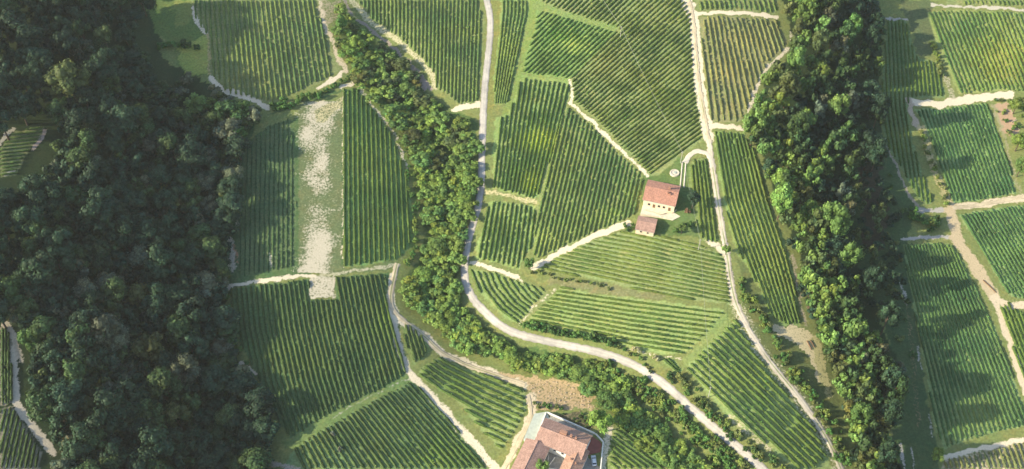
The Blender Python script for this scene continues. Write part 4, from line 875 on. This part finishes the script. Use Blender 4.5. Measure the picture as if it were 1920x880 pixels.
def chimney(h, x, y, w=.7, d=.6, up=1.0, cap=True):
    zr = h['eave'] + h['rise'] * (1 - abs(y) / h['D2'])
    mb = MB(); mb.box(x - w / 2, x + w / 2, y - d / 2, y + d / 2, zr - .5, zr + up)
    if cap: mb.box(x - w / 2 - .1, x + w / 2 + .1, y - d / 2 - .1, y + d / 2 + .1, zr + up + .002, zr + up + .12); mb.tube([(x, y, zr + up + .1), (x, y, zr + up + .4)], .14, 8)
    mb.build('chimney', M_BRICK, h['roof'])
def slab(name, pts, mat, lift, label, thick=1.2, plane=None):
    Wp = at(np.array(pts)); zt = max(Wp[:, 2].max() - .25, 0) * 0 + (plane if plane is not None else float(np.mean(Wp[:, 2]))) + lift
    return tag(MB().prism([tuple(p[:2]) for p in Wp], zt - thick - 1, zt).build(name, mat), label, kind='structure'), zt

fh = house('farmhouse', 'cream farmhouse with a large bright red tiled roof at right of centre', (1215,336.5), (1276.5,349), (1208.5,375), 4.4, 2.0, M_ROOF_R, M_WALLC)
L2, D2 = fh['L2'], fh['D2']
chimney(fh, L2 * .42, D2 * .32, 1.0, .8, 1.1); chimney(fh, L2 * .40, -D2 * .22, .55, .5, .7); chimney(fh, L2 * .56, -D2 * .28, .5, .5, .6)
for xx in (-.62, -.30, .02, .34, .70): window(fh['root'], L2 * xx, -D2, .3 if xx in (-.30, .70) else 1.2, 1.0, 2.1 if xx in (-.30, .70) else 1.3, 'y', -1, M_WALLC, door=xx in (-.30, .70))
for yy in (-.5, .2): window(fh['root'], L2, D2 * yy, 1.2, .9, 1.2, 'x', 1, M_WALLC); window(fh['root'], -L2, D2 * yy, 1.2, .9, 1.2, 'x', -1, M_WALLC)
ob = house('outbuilding', 'small cream outbuilding with a faded pink tiled roof below the farmhouse', (1197,404), (1233,411), (1190,429.5), 2.7, 1.1, M_ROOF_P, M_WALLC, .3)
for xx in (-.4, .35): window(ob['root'], ob['L2'] * xx, -ob['D2'], 1.0, .8, .9, 'y', -1, M_WALLC)
window(ob['root'], ob['L2'], 0, .1, .9, 1.9, 'x', 1, M_WALLC, door=True)
slab('terrace', [(1206,383),(1268,396),(1290,390),(1283,402),(1262,414),(1236,409),(1200,405)], M_TERR, .28, 'pale paved terrace between farmhouse and outbuilding')
# low wall along the terrace edge
Wt = resample(chaikin(at(np.array([(1205,398),(1222,402),(1238,406),(1250,400),(1262,401),(1268,394)]))[:, :2], 2), .8)
mb = MB(); N = np.gradient(Wt, axis=0); N /= np.linalg.norm(N, axis=1)[:, None]; N = np.stack([-N[:, 1], N[:, 0]], 1)
zt = float(np.mean(H(Wt[:, 0], Wt[:, 1]))) + .95
for k in range(len(Wt) - 1):
    a0, a1 = Wt[k] - N[k] * .14, Wt[k] + N[k] * .14; b0, b1 = Wt[k + 1] - N[k + 1] * .14, Wt[k + 1] + N[k + 1] * .14
    mb.prism([tuple(a0), tuple(b0), tuple(b1), tuple(a1)], zt - 1.9, zt)
tag(mb.build('terrace_wall', M_WALLC), 'low curved garden wall across the farmhouse terrace', 'wall')
# round pale pad behind the house
pc = at([(1265, 325)])[0]
pad = link('round_stone_base', None, None, None, (pc[0], pc[1], float(H(pc[0], pc[1])))); tag(pad, 'round pale stone base beside the driveway, behind the farmhouse', 'stone base')
MB().tube([(0, 0, -.6), (0, 0, .30), (0, 0, .34)], [2.1, 2.05, 1.95], 28).build('slab', M_CONC, pad)
rm = MB()
for k in range(20):
    a0, a1 = 2 * math.pi * k / 20, 2 * math.pi * (k + .9) / 20
    rm.prism([(r_ * math.cos(a_), r_ * math.sin(a_)) for r_, a_ in ((1.55, a0), (1.93, a0), (1.93, a1), (1.55, a1))], .33, .50 + random.uniform(-.03, .05))
rm.build('rim', M_TERR, pad); MB().tube([(.1, 0, .3), (.1, 0, .55)], [.7, .6], 14).build('cover', M_GREEN, pad)

mainb = house('farm_building', 'long weathered pink roofed farm building with white walls at the bottom edge', (1023.5,783), (1111,817), (1001,827), 5.0, 2.0, M_ROOF_P, M_WALLW)
chimney(mainb, -mainb['L2'] * .05, mainb['D2'] * .20, 2.6, 1.3, 1.2, False); chimney(mainb, mainb['L2'] * .30, mainb['D2'] * .18, .7, .7, 1.1); chimney(mainb, mainb['L2'] * .52, mainb['D2'] * .14, .6, .6, 1.0)
for xx in (-.5, -.15, .2): window(mainb['root'], mainb['L2'] * xx, -mainb['D2'], 2.6, 1.0, 1.3, 'y', -1)
for yy in (-.4, .3): window(mainb['root'], -mainb['L2'], mainb['D2'] * yy, 2.2, .9, 1.2, 'x', -1); window(mainb['root'], mainb['L2'], mainb['D2'] * yy, 2.2, .9, 1.2, 'x', 1)
# wings built square to the main block
def wing(name, label, x0, x1, y0, y1, eave, rise, mroof):
    b = mainb; ca, sa = math.cos(b['ang']), math.sin(b['ang'])
    cx, cy = (x0 + x1) / 2, (y0 + y1) / 2
    root = link(name, None, None, None, (b['cen'][0] + cx * ca - cy * sa, b['cen'][1] + cx * sa + cy * ca, b['zg']), b['ang'] + math.pi / 2)
    tag(root, label, 'building'); over = .4; L2, D2 = abs(y1 - y0) / 2, abs(x1 - x0) / 2
    MB().box(-L2, L2, -D2, D2, -2.4, eave - .18).build('wall', M_WALLW, root)
    rf = roof_slopes(D2, L2, eave, rise, over).build('roof', mroof, root)
    MB().tube([(-L2 - over, 0, eave + rise), (L2 + over, 0, eave + rise)], .13, 6).build('ridge_tiles', mroof, rf)
    g = MB(); 
    for x in (-L2, L2):
        t = .3 if x < 0 else -.3; e = eave - .18; r2 = e + rise * .93
        P = [(x, -D2, e), (x + t, -D2, e), (x + t, D2, e), (x, D2, e), (x, 0, r2), (x + t, 0, r2)]; q = [g.bm.verts.new(p) for p in P]
        for f in ((0, 1, 5, 4), (1, 2, 5), (2, 3, 4, 5), (3, 0, 4), (3, 2, 1, 0)): g.bm.faces.new([q[i] for i in f])
    g.build('gable', M_WALLW, root)
    return dict(root=root, roof=rf, L2=L2, D2=D2, eave=eave, rise=rise)
mL, mD = mainb['L2'], mainb['D2']
ww = wing('west_wing', 'pink roofed wing running down from the left end of the lower farm building', -mL - 3.4, -mL + 5.2, -mD - 15.5, -mD - .45, 4.2, 1.5, M_ROOF_P)
for xx in (-.4, .3): window(ww['root'], ww['L2'] * xx, -ww['D2'], 1.2, .9, 1.2, 'y', -1)
ew = wing('east_wing', 'lower orange roofed wing at the right end of the lower farm building', mL * .42, mL + 1.4, -mD - 12.0, -.9, 4.3, 1.35, M_ROOF_O)
chimney(ew, 2.0, 1.2, .5, .5, .6); chimney(ew, 1.2, -1.0, .5, .5, .6)
zc = mainb['zg']
def loc2w(x, y):
    ca, sa = math.cos(mainb['ang']), math.sin(mainb['ang']); return (mainb['cen'][0] + x * ca - y * sa, mainb['cen'][1] + x * sa + y * ca)
def yard(name, poly, mat, zt, label, th=2.6): return tag(MB().prism([loc2w(*p) for p in poly], zt - th, zt).build(name, mat), label, kind='structure')
def yard_px(name, px, mat, zt, label): return tag(MB().prism([tuple(p[:2]) for p in at_z(px, zt)], zt - 2.6, zt).build(name, mat), label, kind='structure')
yard('courtyard', [(-mL + 5.22, -mD - 14), (mL * .42 - .02, -mD - 14), (mL * .42 - .02, -mD - .02), (-mL + 5.22, -mD - .02)], M_STONE, zc + .35, 'grey paved courtyard between the wings of the lower farm')
yard_px('side_terrace', [(1098,832), (1109,818), (1129,830), (1125.5,847.5), (1097,853.5)], M_MAROON, zc + 1.0, 'dark red paved terrace right of the lower farm building')
yard_px('parking_area', [(1088,856), (1125.2,848.2), (1121,900), (1080,900)], M_STONE, zc + .33, 'grey paved parking strip right of the lower farm')
yard('left_terrace', [(-mL - 5.2, -mD + 1.0), (-mL - .03, -mD + .2), (-mL - .03, mD + 2.8), (-mL - 1.8, mD + 5.2), (-mL - 5.8, mD + 2.5)], M_GREEN, zc + .9, 'grey green paved terrace left of the lower farm building')
yard('back_path', [(-mL - .02, mD + .02), (mL + .02, mD + .02), (mL + .02, mD + 3.3), (-mL - .02, mD + 4.2)], M_STONE, zc + 1.0, 'grey path behind the lower farm building')
bw = MB()
PW = [loc2w(-mL - 1.5, mD + 4.6), loc2w(mL + .6, mD + 3.6)] + [tuple(p[:2]) for p in at_z([(1131,829), (1124,900)], zc + 1.25)]
for a_, b_ in zip(PW[:-1], PW[1:]):
    a_, b_ = np.array(a_), np.array(b_); d = (b_ - a_) / np.linalg.norm(b_ - a_); nrm = np.array([-d[1], d[0]]) * .2
    bw.prism([tuple(a_ - nrm), tuple(b_ - d * .23 - nrm), tuple(b_ - d * .23 + nrm), tuple(a_ + nrm)], zc - 2.5, zc + 1.75)
tag(bw.build('boundary_wall', M_WALLW), 'white boundary wall round the back and right of the lower farm', 'wall')
pw = MB(); a_, b_ = np.array(loc2w(-mL - 2.0, mD + 4.4)), np.array(loc2w(-mL - .9, -mD + .9)); d = (b_ - a_) / np.linalg.norm(b_ - a_); nrm = np.array([-d[1], d[0]]) * .2
pw.prism([tuple(a_ - nrm), tuple(b_ - nrm), tuple(b_ + nrm), tuple(a_ + nrm)], zc - 1, zc + 1.7); tag(pw.build('parapet_wall', M_WALLW), 'white parapet wall on the left terrace of the lower farm', 'wall')
cw = MB()
for p, q in (((-mL + 5.6, -mD - 1.0), (-1.6, -mD - 6.2)), ((-1.6, -mD - 6.2), (mL * .42 - .4, -mD - 5.0)), ((-1.6, -mD - 6.2), (-.6, -mD - 1.0))):
    a_, b_ = np.array(loc2w(*p)), np.array(loc2w(*q)); d = (b_ - a_) / np.linalg.norm(b_ - a_); nrm = np.array([-d[1], d[0]]) * .13
    cw.prism([tuple(a_ + d * .15 - nrm), tuple(b_ - d * .15 - nrm), tuple(b_ - d * .15 + nrm), tuple(a_ + d * .15 + nrm)], zc + .2, zc + .75)
tag(cw.build('courtyard_wall', M_WALLW), 'low white dividing walls in the courtyard of the lower farm', 'wall')
# parked car
cx, cy = at_z([(1113.5, 864)], zc + .9)[0][:2]
car = link('parked_car', None, None, None, (cx, cy, zc + .33), R(94)); tag(car, 'small silver white car parked in shade right of the lower farm', 'car')
prof = [(-2.05, .35), (-2.1, .75), (-1.95, .98), (-.95, 1.02), (1.0, .98), (1.95, .80), (2.1, .60), (2.05, .32)]
bm = MB(); ya, yb = -.85, .85
va = [bm.bm.verts.new((x, ya, z)) for x, z in prof]; vb = [bm.bm.verts.new((x, yb, z)) for x, z in prof]
bm.bm.faces.new(va); bm.bm.faces.new(vb[::-1])
for i in range(len(prof)): bm.bm.faces.new((va[i], va[(i + 1) % 8], vb[(i + 1) % 8], vb[i]))
bmesh.ops.bevel(bm.bm, geom=bm.bm.edges[:], offset=.07, segments=2, affect='EDGES'); bm.build('body', M_CAR, car)
MB().hexa([(-1.75, -.74, .98), (1.0, -.74, .97), (1.0, .74, .97), (-1.75, .74, .98), (-1.35, -.6, 1.42), (.35, -.6, 1.42), (.35, .6, 1.42), (-1.35, .6, 1.42)]).build('window_glass', M_DARK, car)
MB().box(-1.38, .38, -.63, .63, 1.425, 1.49).build('roof_panel', M_CAR, car)
for x in (-1.3, 1.3):
    for y in (-.78, .78):
        w_ = MB().tube([(x, y - .1, .32), (x, y + .1, .32)], .32, 14).build('wheel', M_TYRE, car); MB().tube([(x, y - .11, .32), (x, y + .11, .32)], .18, 10).build('rim', M_METAL, w_)
for y in (-.6, .6): MB().box(2.0, 2.14, y - .16, y + .16, .58, .72).build('headlight', M_WALLW, car); MB().box(-2.16, -2.0, y - .13, y + .13, .72, .88).build('tail_light', M_MAROON, car)

# stones on the earth bank above the farm
st = MB()
for _ in range(170):
    q_ = np.array([random.uniform(990, 1112), random.uniform(712, 775)])
    if not inpoly(q_[None], [(988,708),(1030,714),(1080,724),(1110,744),(1112,772),(1050,766),(1002,762)])[0]: continue
    p = at(q_[None])[0]; r_ = random.uniform(.12, .34); z = float(H(p[0], p[1])); w = [random.uniform(.6, 1.2) * r_ for _ in range(8)]
    st.hexa([(p[0] - w[0], p[1] - w[1], z - .1), (p[0] + w[2], p[1] - w[3], z - .1), (p[0] + w[4], p[1] + w[5], z - .1), (p[0] - w[6], p[1] + w[7], z - .1), (p[0] - w[1] * .6, p[1] - w[0] * .6, z + w[2]), (p[0] + w[3] * .6, p[1] - w[4] * .6, z + w[5]), (p[0] + w[6] * .5, p[1] + w[7] * .6, z + w[3]), (p[0] - w[2] * .6, p[1] + w[5] * .5, z + w[0])])
tag(st.build('rubble', M_LOG), 'pale stones scattered over the tan earth bank above the lower farm', kind='stuff')

# ------------------------------------------------------------------ power lines, logs
def pole(px, py, h, label):
    p = at([(px, py)])[0]; z = float(H(p[0], p[1])); r_ = link('utility_pole', None, None, None, (p[0], p[1], z)); tag(r_, label, 'utility pole', None)
    MB().tube([(0, 0, -.5), (0, 0, h)], [.15, .09], 8).build('pole', M_POLE, r_); MB().box(-.6, .6, -.05, .05, h - .5, h - .38).build('crossarm', M_POLE, r_)
    return Vector((p[0], p[1], z + h - .35))
def wire(a, b, label, sag=1.2, r_=.04):
    pts = [a.lerp(b, t / 14) - Vector((0, 0, sag * 4 * (t / 14) * (1 - t / 14))) for t in range(15)]
    tag(MB().tube(pts, r_, 5).build('power_line', M_WIRE), label, 'cable')
pa = pole(1276, 306, 7, 'grey utility pole at the top of the farmhouse driveway'); pb = pole(1163, 72, 7, 'grey utility pole among the diagonal vine rows near the grass track'); pz = pole(1095, -40, 7, 'grey utility pole beyond the top edge above the diagonal vines')
wire(pa, pb, 'overhead cable crossing the big diagonal vineyard down to the driveway'); wire(pb, pz, 'overhead cable leaving the top edge above the grass track')
pc_ = pole(1309, 470, 7, 'grey utility pole in the level vineyard below the farmhouse'); pd = pole(1328, 745, 7, 'grey utility pole in the scrub beside the lower winding road')
wire(pc_, pd, 'overhead cable crossing the level vineyards down to the road', 1.0, .035); wire(pa, pc_, 'overhead cable from the driveway pole past the farmhouse', .8, .025)
def log(a, b, r_, mat, label, name='log'):
    A, B = at([a, b]); A[2] = H(A[0], A[1]) + r_ * .9; B[2] = H(B[0], B[1]) + r_ * .9; C_ = (A + B) / 2 + np.array([.05, .08, .02])
    tag(MB().tube([tuple(A), tuple(C_), tuple(B)], [r_, r_ * .92, r_ * .75], 8).build(name, mat), label, 'log')
log((1843,526), (1867,549), .22, M_WOOD, 'long dark brown pole lying beside the dirt track at the right', 'fallen_pole')
log((1513,640), (1521,656), .25, M_WOOD, 'left of two brown logs on the bare patch by the ravine'); log((1519,639), (1527,652), .22, M_WOOD, 'right of two brown logs on the bare patch by the ravine')
log((1879,212), (1889,209), .28, M_LOG, 'upper pale log on the bare soil at the right edge'); log((1896,230), (1906,226), .28, M_LOG, 'lower pale log on the bare soil at the right edge')
print('tris total', sum(sum(len(p.vertices) - 2 for p in m_.polygons) for m_ in bpy.data.meshes if m_.users))
